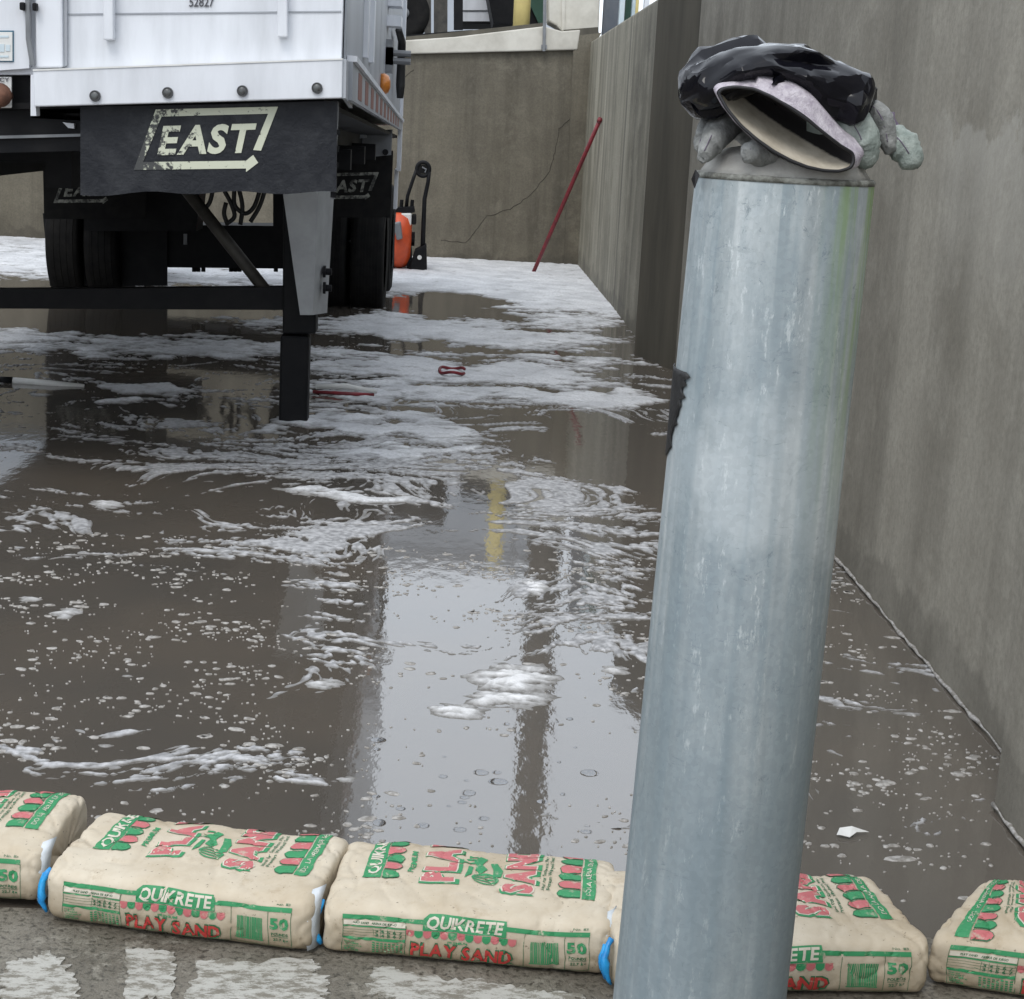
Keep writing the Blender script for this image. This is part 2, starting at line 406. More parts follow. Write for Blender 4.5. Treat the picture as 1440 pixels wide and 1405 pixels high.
# parked truck: wheel and dark chassis
Yt = 19.2
wc = at(568, 18, Yt)
t = thing('parked_truck', (wc.x-.6, Yt+.5, yz), 'dark truck standing above the end wall, its wheel beside the trailer edge', 'truck')
tw = MB().lathe([(.14, 0), (.22, -.02), (.285, .0), (.30, .05), (.30, .2), (.28, .25)], (wc.x, Yt, wc.z), 'y', 36).build('tyre', MATS['tyre_rubber'], t, True)
MB().lathe([(.05, -.03), (.06, .0), (.12, .02), (.15, .01), (.15, .06)], (wc.x, Yt-.0, wc.z), 'y', 28).build('rim', MATS['grey_steel'], tw, True)
MB().rect(597, -40, 606, 50, Yt+.02, .1).build('chassis_post', MATS['brown_steel'], t)
MB().rect(610, -40, 629, 48, Yt+.05, .3).build('chassis_post', MATS['brown_steel'], t)
MB().rect(638, -40, 651, 42, Yt, .08).build('chassis_post', MATS['black_steel'], t)
MB().px([(560, 58), (665, 50), (665, 42), (560, 50)], Yt-.1, .5).build('chassis_rail', MATS['black_steel'], t)
MB().rect(440, -70, 660, -20, Yt+.1, 1.6).build('body', MATS['black_steel'], t)
t = thing('parked_trailer', tuple(at(670, 30, 22)), 'white trailer side seen above the end wall between dark posts', 'trailer')
MB().rect(640, -60, 700, 30, 22, 1.2).build('side_panel', MATS['white_paint'], t)
for yy in (14, 15.2):
    MB().rect(650, yy, 692, yy+.7, 21.99, .01).build('seam', MATS['grey_steel'], t)
MB().rect(640, 30, 700, 34, 22, 1.2).build('bottom_rail', MATS['black_steel'], t)
t = thing('dumpster', tuple(at(730, 34, 20.5)), 'dark green dumpster with slanted side behind the yellow post', 'dumpster')
MB().px([(680, -40), (786, -40), (760, 33), (694, 33)], 20.5, 1.4).build('body', MATS['black_steel'], t)
MB().px([(747, -2), (764, -2), (764, 32), (757, 32), (745, 6)], 20.45, .049).build('side_rib', MATS['green_steel'], t)
mb = MB(); c = at(733, 34, 18.6)
mb.tube([c + Vector((0, 0, -.35)), c + Vector((0, 0, .95))], .092, 24)
mb.lathe([(.092, 0), (.08, .04), (.045, .07), (.004, .08)], c + Vector((0, 0, .95)), 'z', 24)
tagp(mb.build('yellow_post', MATS['yellow_paint'], None, True), 'pale yellow steel post standing above the end wall', 'post')
mb = MB(); mb.tube([at(765, 72, YB-.09), at(768, -120, YB-.09)], .017, 12); mb.box(*[v for ab in zip(at(765, 66, YB-.07)-Vector((.03, .02, .02)), at(765, 66, YB-.07)+Vector((.03, .06, .02))) for v in ab])
tagp(mb.build('slim_pole', MATS['grey_steel'], None, False), 'slim grey pole fixed to the pale coping', 'pole')
# light pole on its concrete pedestal
b0 = at(812, 50, 18.3)
t = thing('lamp_post', (b0.x, 18.65, yz), 'tall dark lamp post on a scuffed white concrete pedestal', 'lamp post')
MB().px([(772, -30), (845, -30), (842, 46), (797, 52), (783, 36), (772, 30)], 18.3, .6).build('pedestal', MATS['pale_concrete'], t, bevel=.02)
MB().px([(790, -30), (795, -30), (794, 46), (790, 42)], 18.285, .02).build('pedestal_rib', MATS['pale_concrete'], t)
MB().px([(792, 42), (841, 38), (843, 52), (800, 54)], 18.27, .03).build('moss_edge', MATS['dark_concrete'], t)
ptop = at(812, -30, 18.6)
MB().tube([(ptop.x, 18.6, ptop.z), (ptop.x, 18.6, ptop.z+.1), (ptop.x, 18.6, 10.5)], [.22, .2, .15], 20).build('pole', MATS['brown_steel'], t, True)
MB().box(ptop.x-.6, ptop.x+.6, 18.3, 18.9, 10.5, 10.68).build('lamp_head', MATS['grey_steel'], t, bevel=.03)
# posts behind the right wall
for x0, x1, y0, Y, mt, lb in [(846, 868, 62, 18.5, 'slate_paint', 'slate grey square post beside the white pedestal'),
                              (869, 876, 50, 18.2, 'pale_blue_paint', 'thin pale blue post next to the slate post'),
                              (877, 886, 50, 18.6, 'green_steel', 'dark green post between two pale posts on the side wall'),
                              (887, 894, 45, 18.2, 'pale_blue_paint', 'pale blue post with a yellow guard pipe beside it'),
                              (904, 911, 40, 18.0, 'white_paint', 'white post farthest right above the side wall')]:
    a = at(x0, y0, Y); c = at(x1, y0, Y)
    mb = MB(); mb.box(a.x, c.x, Y, Y+.12, 2.2, 4.2); mb.box(a.x-.03, c.x+.03, Y-.03, Y+.15, 2.2, 2.31)
    tagp(mb.build('post', MATS[mt]), lb, 'post')
a = at(894, 40, 18.0)
mb = MB(); mb.tube([(a.x, 18.0, 2.2), (a.x, 18.0, 2.8), (a.x-.02, 18.0, 2.9), (a.x-.06, 18.03, 2.95)], .018, 10)
tagp(mb.build('guard_pipe', MATS['yellow_paint'], None, True), 'thin yellow guard pipe between the pale posts', 'pipe')

# ================================================================== text helper
_GL = {}
def text_mesh(txt, bold=0.0, shear=0.0, res=3):
    """set glyph by glyph so that bold outlines never run into each other"""
    x = 0.0; V, Fs = [], []
    for ch in txt:
        if ch == ' ': x += .35; continue
        key = (ch, bold, shear, res)
        if key not in _GL: _GL[key] = glyph(*key)
        vs, fs = _GL[key]; n0 = sum(len(v) for v in V)
        V.append(vs-[vs[:, 0].min(), 0]+[x, 0]); Fs += [tuple(i+n0 for i in f) for f in fs]
        x += vs[:, 0].max()-vs[:, 0].min()+(.0 if ch in 'AL' and bold < .05 else .045)
    vs = np.concatenate(V); vs[:, 0] += shear*vs[:, 1]; lo, hi = vs.min(0), vs.max(0)
    return (vs-lo)/(hi-lo), Fs, hi-lo
def glyph(txt, bold, shear, res):
    cu = bpy.data.curves.new('t', 'FONT'); cu.body = txt; cu.size = 1; cu.offset = bold;  cu.resolution_u = res; cu.fill_mode = 'FRONT'
    o = bpy.data.objects.new('t', cu); COL.objects.link(o)
    dg = bpy.context.evaluated_depsgraph_get(); dg.update()
    me = o.evaluated_get(dg).to_mesh()
    vs = np.array([v.co[:2] for v in me.vertices]); fs = [tuple(p.vertices) for p in me.polygons]
    o.evaluated_get(dg).to_mesh_clear()
    bpy.data.objects.remove(o); bpy.data.curves.remove(cu)
    vs[:, 1] = np.maximum(vs[:, 1], -.06-bold)
    return vs, fs
def px_text(txt, x0, y0, x1, y1, Y, mat, parent, bold=.0, shear=0, name='lettering', skew=0, th=.003):
    """lettering as a thin raised film; corners in photo positions; skew raises the right end"""
    vs, fs, _ = text_mesh(txt, bold, shear)
    pts = [at(x0+(x1-x0)*u, y1+(y0-y1)*v - skew*u, Y) for u, v in vs]
    o = mesh(name, pts, fs, mat, parent, fix=False)
    md = o.modifiers.new('th', 'SOLIDIFY'); md.thickness = th; md.offset = 0
    return o

# ================================================================== the parked trailer
TR = thing('semi_trailer', (-1.82, 9.5, 0), 'white trailer on landing legs in the flooded dock', 'trailer')
F = 5.7
# body shell
b8 = [(-3.22, F, 1.41), (-.414, F, 1.585), (-.50, 13.4, 1.40), (-3.15, 13.4, 1.25)]
t8 = [(-3.22, F, 3.75), (-.414, F, 3.9), (-.50, 13.4, 3.7), (-3.15, 13.4, 3.55)]
body = mesh('body', b8+t8, [(0, 1, 2, 3), (7, 6, 5, 4), (0, 4, 5, 1), (1, 5, 6, 2), (2, 6, 7, 3), (3, 7, 4, 0)], MATS['white_paint'], TR)
def sx(y): return -.414 - .086*(y-F)/7.7
# side skin panels
for y0, y1 in ((5.76, 6.95), (6.97, 7.75), (7.77, 8.8), (8.82, 10.2), (10.22, 11.7), (11.72, 13.1)):
    zz = lambda y: 1.61 - .2*(y-F)/7.7
    vs = [(sx(y0)+.004, y0, zz(y0)), (sx(y1)+.004, y1, zz(y1)), (sx(y1)+.004, y1, 3.68), (sx(y0)+.004, y0, 3.84)]
    MB().prism(vs, (.006, 0, 0)).build('side_panel', MATS['side_paint'], TR)
MB().prism([(sx(13.12), 13.12, 1.05), (sx(13.38), 13.38, 1.05), (sx(13.38), 13.38, 3.7), (sx(13.12), 13.12, 3.7)], (.03, 0, 0)).build('rear_post', MATS['white_paint'], TR)
MB().box(-.515, -.49, 13.2, 13.42, .75, 1.06).build('rear_skirt', MATS['white_paint'], TR)
# lower side rail with reflective tape
def rail(y, up): return Vector((sx(y)+.012, y, (1.625 if up else 1.495) - (.027 if up else .018)*(y-F)))
rl = MB().prism([rail(5.82, 0), rail(13.1, 0), rail(13.1, 1), rail(5.82, 1)], (.022, 0, 0)).build('side_rail', MATS['side_paint'], TR)
MB().prism([rail(5.82, 1), rail(13.1, 1), rail(13.1, 1)+Vector((0, 0, .02)), rail(5.82, 1)+Vector((0, 0, .02))], (.035, 0, 0)).build('rail_lip', MATS['white_paint'], rl)
for k, y in enumerate(np.arange(6.2, 12.2, .55)):
    q = [rail(y, 0).lerp(rail(y, 1), .12), rail(y+.26, 0).lerp(rail(y+.26, 1), .12), rail(y+.26, 0).lerp(rail(y+.26, 1), .88), rail(y, 0).lerp(rail(y, 1), .88)]
    MB().prism([v+Vector((.022, 0, 0)) for v in q], (.002, 0, 0)).build('reflective_tape', MATS['red_tape'], rl)
# side fittings
def sidept(px_, py_):
    # point on the side skin seen at a photo position
    d = _ray(px_, py_); t = 1.0
    for _ in range(30):
        y = d[1]*t; t = (sx(y)+.012)/d[0]
        if t < 0: break
    return Vector((d[0]*t, d[1]*t, CAM_H+d[2]*t))
def side_y(px_):  # distance at which the side skin shows at this column (photo height 100)
    ys = np.linspace(5.8, 13.3, 300); best = None
    for y in ys:
        p = at(px_, 100, y)
        e = abs(p.x-sx(y))
        if best is None or e < best[0]: best = (e, y)
    return best[1]
ya = side_y(533)
pa = at(533, 118, ya); pa.x = sx(ya)+.012
MB().lathe([(.055, 0), (.055, .02), (.045, .04), (.02, .05)], pa, 'x', 20).build('marker_lamp', MATS['amber'], TR, True)
yh = side_y(551); x_ = sx(yh)+.06
hp = [at(545, 42, yh-.6), at(556, 58, yh), at(556, 120, yh), at(556, 138, yh)]
hp = [Vector((x_, v.y, v.z)) for v in hp]
MB().tube(hp, [.022, .026, .03, .022], 10).build('grab_handle', MATS['hose_black'], TR, True)
for py_ in (2, 30):
    yy = side_y(541); q = at(541, py_, yy); q.x = sx(yy)
    MB().box(q.x, q.x+.09, q.y-.12, q.y+.12, q.z-.03, q.z+.03).build('hinge', MATS['white_paint'], TR)
for py_ in (74, 85):
    yy = side_y(540); q = at(540, py_, yy); q.x = sx(yy)
    mb = MB(); mb.box(q.x, q.x+.05, q.y-.12, q.y+.02, q.z-.07, q.z+.07); mb.tube([q+Vector((.05, 0, 0)), q+Vector((.15, 0, 0))], .018, 8)
    mb.build('latch', MATS['grey_steel'], TR)
yy = side_y(512)
for k in (0, 1):
    y0 = side_y(507+9*k); MB().box(sx(y0)+.006, sx(y0)+.03, y0-.05, y0+.05, 1.68, 3.7).build('side_rib', MATS['white_paint'], TR)
# ---- nose
MB().px([(-420, -300), (40, -300), (41, 96), (0, 99), (-420, 125)], F-.03, .028).build('nose_panel', MATS['white_paint'], TR)
MB().px([(48, -300), (84, -300), (88, 95), (50, 96)], F-.035, .033).build('nose_channel', MATS['white_paint'], TR, bevel=.006)
MB().px([(88, -300), (94, -300), (94, 92), (88, 95)], F-.02, .019).build('nose_seam', MATS['side_paint'], TR)
for x0, yb in ((143, 56), (388, 52)):
    MB().px([(x0, -300), (x0+14, -300), (x0+16, yb), (x0+2, yb)], F-.045, .044).build('nose_rib', MATS['white_paint'], TR, bevel=.004)
MB().px([(92, 19), (480, 15), (480, 17), (92, 21)], F-.004, .003).build('weld_seam', MATS['side_paint'], TR)
MB().tube([at(38, -60, F-.05), at(40, 55, F-.05), at(46, 92, F-.05)], .009, 8).build('hinge_rod', MATS['grey_steel'], TR)
MB().rect(27, 3, 34, 14, F-.07, .045).build('door_latch', MATS['black_steel'], TR, bevel=.004)
MB().rect(45, 4, 51, 15, F-.07, .03).build('door_latch', MATS['black_steel'], TR, bevel=.004)
px_text('52827', 266, -4, 301, 9.5, F-.003, MATS['sign_ink'], TR, .005)
# bumper plate
bp = MB(); bp.px([(46, 98), (300, 90), (482, 82), (481, 138), (48, 150)], F-.1, .09); bumper = bp.build('bumper_plate', MATS['white_paint'], TR, bevel=.004)
MB().px([(46, 97.5), (482, 82), (482, 84), (46, 100)], F-.103, .1).build('weld_bead', MATS['sign_white'], bumper)
MB().prism([at(482, 83, F-.09), at(492, 95, F+.5), at(491, 152, F+.5), at(481, 138, F-.09)], (.012, .0, 0)).build('bumper_return', MATS['side_paint'], bumper)
MB().px([(43, 105), (48, 105), (51, 163), (43, 163)], F-.09, .05).build('bumper_end', MATS['white_paint'], bumper)
for x, y in ((134, 135), (236, 130.5), (341, 128), (446, 124)):
    c = at(x, y, F-.1)
    lp = MB().lathe([(.012, -.010), (.0175, -.010), (.0185, -.004), (.0185, .004)], c, 'y', 24).build('lamp', MATS['lens_black'], TR, False)
    MB().lathe([(.001, -.0112), (.011, -.0112), (.0125, -.0095)], c, 'y', 20).build('lens', MATS['lens_grey'], lp, True)
# front rubber flap, slightly wavy lower edge
pts = [(113, 150), (300, 147), (474, 142), (473, 270)]
for i in range(20, -1, -1):
    x = 115+i*18-2; pts.append((x, 271 + 2.2*math.sin(i*.9) + (6*(1-i/6) if i < 6 else 0)*.6))
flap = MB().px(pts, F-.03, .014).build('mud_flap', MATS['flap_rubber'], TR)
LOGO = [[(219, 154), (391, 150), (367, 212), (356, 211), (377, 160), (227, 164), (201, 228), (346, 226), (356, 218), (363, 229), (346, 242), (346, 237), (188, 239)]]
def logo(fx, fy, Y, mt, parent):
    for pl in LOGO:
        MB().px([(fx(x), fy(y)) for x, y in pl], Y-.003, .004).build('logo_frame', mt, parent)
    vs, fs, _ = text_mesh('EAST', .035, .22)
    pts = [at(fx(221+140*u), fy(216-42*v+(-4*u)+3), Y-.002) for u, v in vs]
    o = mesh('lettering', pts, fs, mt, parent, fix=False); md = o.modifiers.new('th', 'SOLIDIFY'); md.thickness = .003; md.offset = 0
logo(lambda x: x, lambda y: y, F-.03, MATS['logo_print'], flap)
# black under-structure at the nose
MB().px([(-380, 120), (44, 104), (44, 166), (118, 170), (118, 212), (-380, 225)], F+.06, .5).build('coupler_plate', MATS['black_steel'], TR)
MB().px([(-380, 200), (117, 188), (117, 192), (-380, 205)], F+.04, .018).build('coupler_lip', MATS['grey_steel'], TR)
MB().px([(-380, 214), (116, 206), (116, 226), (-380, 232)], F+1.2, .3).build('cross_member', MATS['black_steel'], TR)
MB().px([(88, 172), (104, 174), (104, 181), (96, 180)], F+.035, .02).build('bracket_clip', MATS['white_paint'], TR)
for xx in (-2.35, -1.55, -.75):
    MB().box(xx-.05, xx+.05, 6.5, 13.2, 1.16+.06*(xx+.74), 1.41+.06*(xx+.74)).build('frame_rail', MATS['black_steel'], TR)
for yy in (7.2, 8.4, 9.6, 10.8):
    MB().box(-3.1, -.55, yy, yy+.09, 1.18, 1.28).build('cross_member', MATS['black_steel'], TR)
MB().prism([(-3.18, F+.02, 1.30), (-.47, F+.02, 1.47), (-.51, 13.38, 1.30), (-3.13, 13.38, 1.15)], (0, 0, .02)).build('underside', MATS['black_steel'], TR)
# air coupling with its tag
gh = MB().rect(-6, 108, 16, 152, F-.01, .012).build('coupling_tag', MATS['sign_white'], TR, bevel=.004)
px_text('EMERGENCY', -42, 109, 13, 115, F-.014, MATS['sign_ink'], gh, .01, th=.002)
c = at(2, 134, F-.05)
mb = MB(); mb.lathe([(.01, -.06), (.035, -.055), (.04, -.02), (.028, 0), (.024, .06)], c, 'y', 20); mb.tube([c+Vector((0, -.02, -.02)), c+Vector((-.03, -.03, -.06)), c+Vector((-.07, .0, -.09))], .016, 10)
mb.build('air_coupling', MATS['rust'], TR, True)
st = MB().rect(-60, 43, 19, 87, F-.034, .004).build('sticker', MATS['sign_blue'], TR)
MB().rect(-58, 45, 17.3, 85.5, F-.037, .003).build('sticker_face', MATS['sign_white'], st)
for (x0, y0, x1, y1) in ((-4, 62, 6, 73), (8, 63, 14, 72), (-30, 50, 12, 53), (-30, 78, 12, 81)):
    MB().rect(x0, y0, x1, y1, F-.039, .002).build('sticker_mark', MATS['pale_blue_paint'], st)
# hinges down the edge of the flap
hb = MB().px([(471, 143), (476, 143), (470, 280), (464, 280)], F+.0, .03).build('flap_hinge', MATS['grey_steel'], TR)
for yy in (186, 209, 232, 254, 274):
    MB().tube([at(474.5-(yy-186)*.06, yy-4, F-.01), at(474-(yy-186)*.06, yy+4, F-.01)], .010, 8).build('hinge_pin', MATS['black_steel'], hb)
# ---- landing gear
LY = 7.72
def leg(dx):
    o = Vector((dx, 0, 0)); g = lambda x, y, Y: at(x, y, Y)+o
    lg = MB().prism([g(398, 262, LY), g(444, 262, LY), g(444, 470, LY), g(397, 470, LY)], (0, .14, 0)).build('landing_leg', MATS['black_steel'], TR, bevel=.01)
    lo = g(416, 470, LY+.07); bt = g(414, 592, LY+.07)
    MB().box(lo.x-.068, lo.x+.068, LY+.01, LY+.13, -.2, lo.z).build('inner_tube', MATS['black_steel'], lg, bevel=.012)
    MB().box(lo.x-.19, lo.x+.19, LY-.1, LY+.25, -.215, -.2).build('foot_plate', MATS['black_steel'], lg)
    br = MB().prism([g(397, 266, LY-.16), g(448, 266, LY-.16), g(440, 443, LY-.10), g(422, 443, LY-.10)], (0, .02, 0)).build('leg_bracket', MATS['grey_leg'], lg)
    MB().add([g(448, 266, LY-.16), g(470, 266, LY+.16), g(460, 440, LY+.16), g(440, 443, LY-.1), g(446, 266, LY-.14), g(468, 266, LY+.16), g(458, 440, LY+.16), g(438, 443, LY-.08)],
             [(0, 1, 2, 3), (7, 6, 5, 4), (0, 4, 5, 1), (1, 5, 6, 2), (2, 6, 7, 3), (3, 7, 4, 0)]).build('bracket_side', MATS['grey_leg'], br)
    for yy in (382, 405):
        c = g(458, yy, LY); MB().lathe([(.001, .03), (.016, .028), (.016, 0), (.028, 0), (.028, -.012)][::-1], c, 'x', 12).build('bolt', MATS['black_steel'], br)

leg(0); leg(-2.1)
MB().px([(-480, 398), (0, 407), (398, 404), (398, 436), (0, 434), (-480, 430)], LY+.02, .09).build('cross_bar', MATS['black_steel'], TR)
MB().tube([at(258, 262, LY+.1), at(392, 432, LY+.06)], .029, 14).build('diagonal_brace', MATS['brown_steel'], TR, True)
# ---- running gear
WY = 13.15
def wheels(xc, yc):
    for dx in (-.145, .145):
        ww = MB().lathe([(.30, -.12), (.40, -.13), (.47, -.125), (.497, -.11), (.50, -.06), (.50, .06), (.497, .11), (.47, .125), (.40, .13), (.30, .12)], (xc+dx, yc, .40), 'x', 48).build('wheel', MATS['tyre_rubber'], TR, True)
        for k in range(4):
            x0 = xc+dx-.082+k*.048
            MB().lathe([(.488, 0), (.5035, .003), (.5035, .025), (.488, .028)], (x0, yc, .40), 'x', 48).build('tread_rib', MATS['tyre_rubber'], ww)
        MB().lathe([(.08, -.03), (.14, -.02), (.20, .05), (.28, .10), (.31, .12)], (xc+dx, yc, .40), 'x', 24).build('rim', MATS['grey_steel'], ww, True)
for yc in (WY, 14.4):
    wheels(-.83, yc); wheels(-2.86, yc)
    MB().tube([(-2.9, yc, .42), (-.8, yc, .42)], .075, 14).build('axle', MATS['black_steel'], TR)
MB().px([(60, 300), (235, 300), (235, 402), (70, 402)], WY-.3, .02).build('splash_board', MATS['black_steel'], TR)
ab = MB().px([(228, 316), (404, 318), (404, 378), (228, 376)], WY-.25, .4).build('axle_beam', MATS['black_steel'], TR)
for x in (273, 279, 286, 325, 331, 337, 388):
    a_ = at(x, 374, WY-.2); MB().tube([a_, a_-Vector((0, 0, .045))], .017, 8).build('hanger_bolt', MATS['black_steel'], ab)
MB().rect(258, 329, 263, 344, WY-.26, .01).build('tag_plate', MATS['grey_steel'], ab)
# side hangers under the deck
for poly in ([(118, 262), (282, 262), (276, 325), (118, 325)], [(384, 262), (408, 262), (408, 325), (384, 325)]):
    MB().px(poly, 12.3, .3).build('suspension_hanger', MATS['black_steel'], TR)
for hp in ([(300, 262), (296, 285), (285, 297), (300, 312)], [(312, 262), (325, 285), (332, 306), (318, 315)], [(330, 262), (328, 290), (345, 303), (358, 292), (366, 266)], [(374, 262), (366, 290), (352, 312)],
           [(318, 285), (314, 300), (320, 316)], [(336, 266), (342, 290), (338, 316)]):
    q = [at(x, y, 12.1) for x, y in hp]
    sm = []
    for i in range(len(q)-1):
        for k in range(5): sm.append(q[i].lerp(q[i+1], k/5))
    sm.append(q[-1])
    for _ in range(4): sm = [sm[0]]+[(sm[i-1]+sm[i]*2+sm[i+1])/4 for i in range(1, len(sm)-1)]+[sm[-1]]
    MB().tube(sm, .016, 8).build('air_hose', MATS['hose_black'], TR, True)
# rear flaps with the same mark
MB().px([(470, 188), (552, 182), (550, 218), (470, 226)], 11.9, .02).build('flap_bracket', MATS['grey_steel'], TR)
for x, y in ((506, 217), (542, 214)):
    c = at(x, y, 11.9); MB().lathe([(.022, -.015), (.022, .0)], c, 'y', 10).build('bolt', MATS['black_steel'], TR)
MB().px([(495, 168), (515, 166), (513, 194), (495, 196)], 11.6, .25).build('bracket_block', MATS['side_paint'], TR)
rf = MB().px([(415, 214), (553, 212), (549, 306), (415, 306)], 11.95, .015).build('mud_flap', MATS['tyre_rubber'], TR)
logo(lambda x: 533+(x-391)*.44, lambda y: 242+(y-150)*.43, 11.95, MATS['logo_dim'], rf)
lf = MB().px([(60, 216), (205, 216), (205, 308), (62, 308)], 11.95, .015).build('mud_flap', MATS['tyre_rubber'], TR)
logo(lambda x: 75+(x-188)*.44, lambda y: 249+(y-154)*.43, 11.95, MATS['logo_dim'], lf)
MB().rect(60, 205, 210, 217, 11.9, .1).build('flap_bracket', MATS['black_steel'], TR)

# ================================================================== drain machine, red pole
PY = 16.4
dm = thing('drain_machine', (-.46, PY, 0), 'orange drum drain machine with a tall black handle loop behind the trailer', 'machine')
c = at(548, 350, PY+.05); c.z = .30
dr = MB().lathe([(.06, -.17), (.2, -.165), (.27, -.13), (.30, -.06), (.30, -.012), (.285, 0), (.30, .012), (.30, .06), (.27, .13), (.2, .165), (.06, .17)], (c.x+.045, PY+.05, .30), 'x', 40).build('drum', MATS['orange_plastic'], dm, True)
MB().lathe([(.302, -.012), (.304, 0), (.302, .012)], (c.x+.045, PY+.05, .30), 'x', 40).build('drum_band', MATS['hose_black'], dr)
MB().lathe([(.02, -.2), (.06, -.2), (.07, .2), (.02, .2)], (c.x+.045, PY+.05, .30), 'x', 16).build('axle_hub', MATS['black_steel'], dr)
MB().px([(552, 314), (563, 312), (566, 336), (558, 338)], PY-.32, .12).build('feed_guide', MATS['grey_steel'], dm, bevel=.01)
MB().px([(563, 300), (579, 300), (578, 318), (565, 319)], PY-.12, .2).build('motor', MATS['sign_white'], dm, bevel=.015)
MB().rect(579, 302, 585, 316, PY-.1, .16).build('motor_cap', MATS['black_steel'], dm, bevel=.01)
MB().px([(555, 292), (582, 291), (583, 299), (555, 301)], PY-.1, .2).build('motor_shelf', MATS['black_steel'], dm)
for x in (564, 579): MB().tube([at(x, 293, PY), at(x+1, 281, PY)], .018, 8).build('clamp_bolt', MATS['black_steel'], dm)
MB().px([(572, 318), (577, 318), (580, 378), (572, 380)], PY-.05, .1).build('frame_upright', MATS['black_steel'], dm)
mb = MB(); mb.tube([at(571, 296, PY), at(573, 276, PY), at(581, 252, PY), at(586, 238, PY)], .018, 10); mb.build('handle_tube', MATS['black_steel'], dm, True)
mb = MB(); mb.tube([at(604, 238, PY), at(602, 256, PY), at(597, 280, PY), at(595, 330, PY), at(594, 378, PY)], [.018, .02, .022, .024, .03], 10); mb.build('handle_tube', MATS['black_steel'], dm, True)
cc = at(595, 238, PY)
rg = [cc+Vector((math.cos(a)*.062, 0, math.sin(a)*.067)) for a in np.linspace(0, 2*math.pi, 33)]
MB().tube(rg, .02, 8, False).build('cable_reel', MATS['black_steel'], dm, True)
MB().lathe([(.045, -.01), (.045, .02)], cc, 'y', 20).build('reel_core', MATS['tyre_rubber'], dm)
MB().tube([cc+Vector((-.01, -.015, .02)), cc+Vector((.03, -.015, 0)), cc+Vector((.02, -.015, -.03))], .008, 8).build('cable_end', MATS['grey_steel'], dm)
MB().px([(583, 352), (599, 344), (600, 382), (574, 382)], PY-.1, .25).build('base_frame', MATS['black_steel'], dm, bevel=.01)
MB().lathe([(.022, -.02), (.022, 0)], at(590, 362, PY-.1), 'y', 12).build('wheel_bolt', MATS['sign_white'], dm)
p0 = onz(747, 390, -.05); tp = at(845, 168, 15.86); tp.x = XA-.02
MB_ = MB(); MB_.tube([p0, p0.lerp(tp, .3), p0.lerp(tp, .7), tp], .02, 12); MB_.tube([tp-(tp-p0).normalized()*.03, tp+(tp-p0).normalized()*.01], .024, 12)
tagp(MB_.build('red_pole', MATS['red_paint'], None, True), 'long thin red pole leaning against the side wall', 'pole')

# ================================================================== sandbags
m, n, b = newmat('kraft_paper')
v = coords(n)
c = mixc(n, ramp(n, noise(n, v, 6, 5, .65), [(.35, 0.0), (.68, 1.0)]), (.56, .495, .39), (.43, .355, .25))
c = mixc(n, ramp(n, noise(n, v, 16, 6, .75), [(.57, 0.0), (.72, .55)]), c, (.30, .22, .13))
c = mixc(n, ramp(n, noise(n, v, 130, 3, .6), [(.66, 0.0), (.72, .7)]), c, (.06, .045, .03))
# damp, dirt-browned lower edge where the bags stand in the wet
sp = N(n, 'ShaderNodeSeparateXYZ'); n.links.new(v, sp.inputs[0])
ad = N(n, 'ShaderNodeMath', operation='MULTIPLY_ADD'); n.links.new(noise(n, v, 18, 4), ad.inputs[0]); ad.inputs[1].default_value = -.09; n.links.new(sp.outputs['Z'], ad.inputs[2])
mr = N(n, 'ShaderNodeMapRange'); n.links.new(ad.outputs[0], mr.inputs[0]); mr.inputs[1].default_value = -.03; mr.inputs[2].default_value = .035; mr.inputs[3].default_value = .8; mr.inputs[4].default_value = 0
c = mixc(n, mr.outputs[0], c, (.22, .165, .095))
n.links.new(c, b.inputs['Base Color']); b.inputs['Roughness'].default_value = .62
bump(n, b, mixc(n, .5, noise(n, v, 35, 5, .6), noise(n, v, 160, 3)), .22, .004)
def ink(name, col, wear):
    m, n, b = newmat(name)
    v = coords(n)
    c = mixc(n, ramp(n, noise(n, v, 48, 6, .75), [(wear, 0.0), (wear+.12, .85)]), col, (.46, .40, .31))
    n.links.new(c, b.inputs['Base Color']); b.inputs['Roughness'].default_value = .6
ink('green_ink', (.030, .24, .092), .57); ink('pink_ink', (.47, .13, .135), .55); ink('red_ink', (.40, .035, .03), .6); ink('dark_ink', (.02, .12, .05), .6)
pm('print_white', (.62, .58, .49), (.54, .49, .40), 30, .6)
pm('blue_liner', (.012, .20, .52), (.02, .33, .68), 30, .35, bmp=.3)
pm('paper_white', (.60, .63, .66), (.45, .50, .53), 20, .55, bmp=.3)

# flat artwork: (a, s, lift) with a along the bag, s up its front and over its top
ART = {}
def art(col): return ART.setdefault(col, MB())
def q4(col, a0, s0, a1, s1, lift): art(col).add([(a0, s0, lift), (a1, s0, lift), (a1, s1, lift), (a0, s1, lift)], [(0, 1, 2, 3)])
def poly(col, pts, lift): art(col).add([(a, s, lift) for a, s in pts], [list(range(len(pts)))])
def frontext(col, txt, a0, s0, a1, s1, lift, bold=.0, shear=0):
    vs, fs, _ = text_mesh(txt, bold, shear, 2)
    art(col).add([(a0+(a1-a0)*u, s0+(s1-s0)*v, lift) for u, v in vs], fs)
def toptext(col, txt, a0, s0, a1, s1, lift, bold=0., shear=0, grow=0, flip=False):
    # rotated a quarter turn: letters stand towards the left, the line runs away over the top
    vs, fs, _ = text_mesh(txt, bold, shear, 2)
    if flip: vs = 1-vs
    art(col).add([(a1+grow-(a1-a0+2*grow)*v, s0-grow+(s1-s0+2*grow)*u, lift) for u, v in vs], fs)
LW = .0009
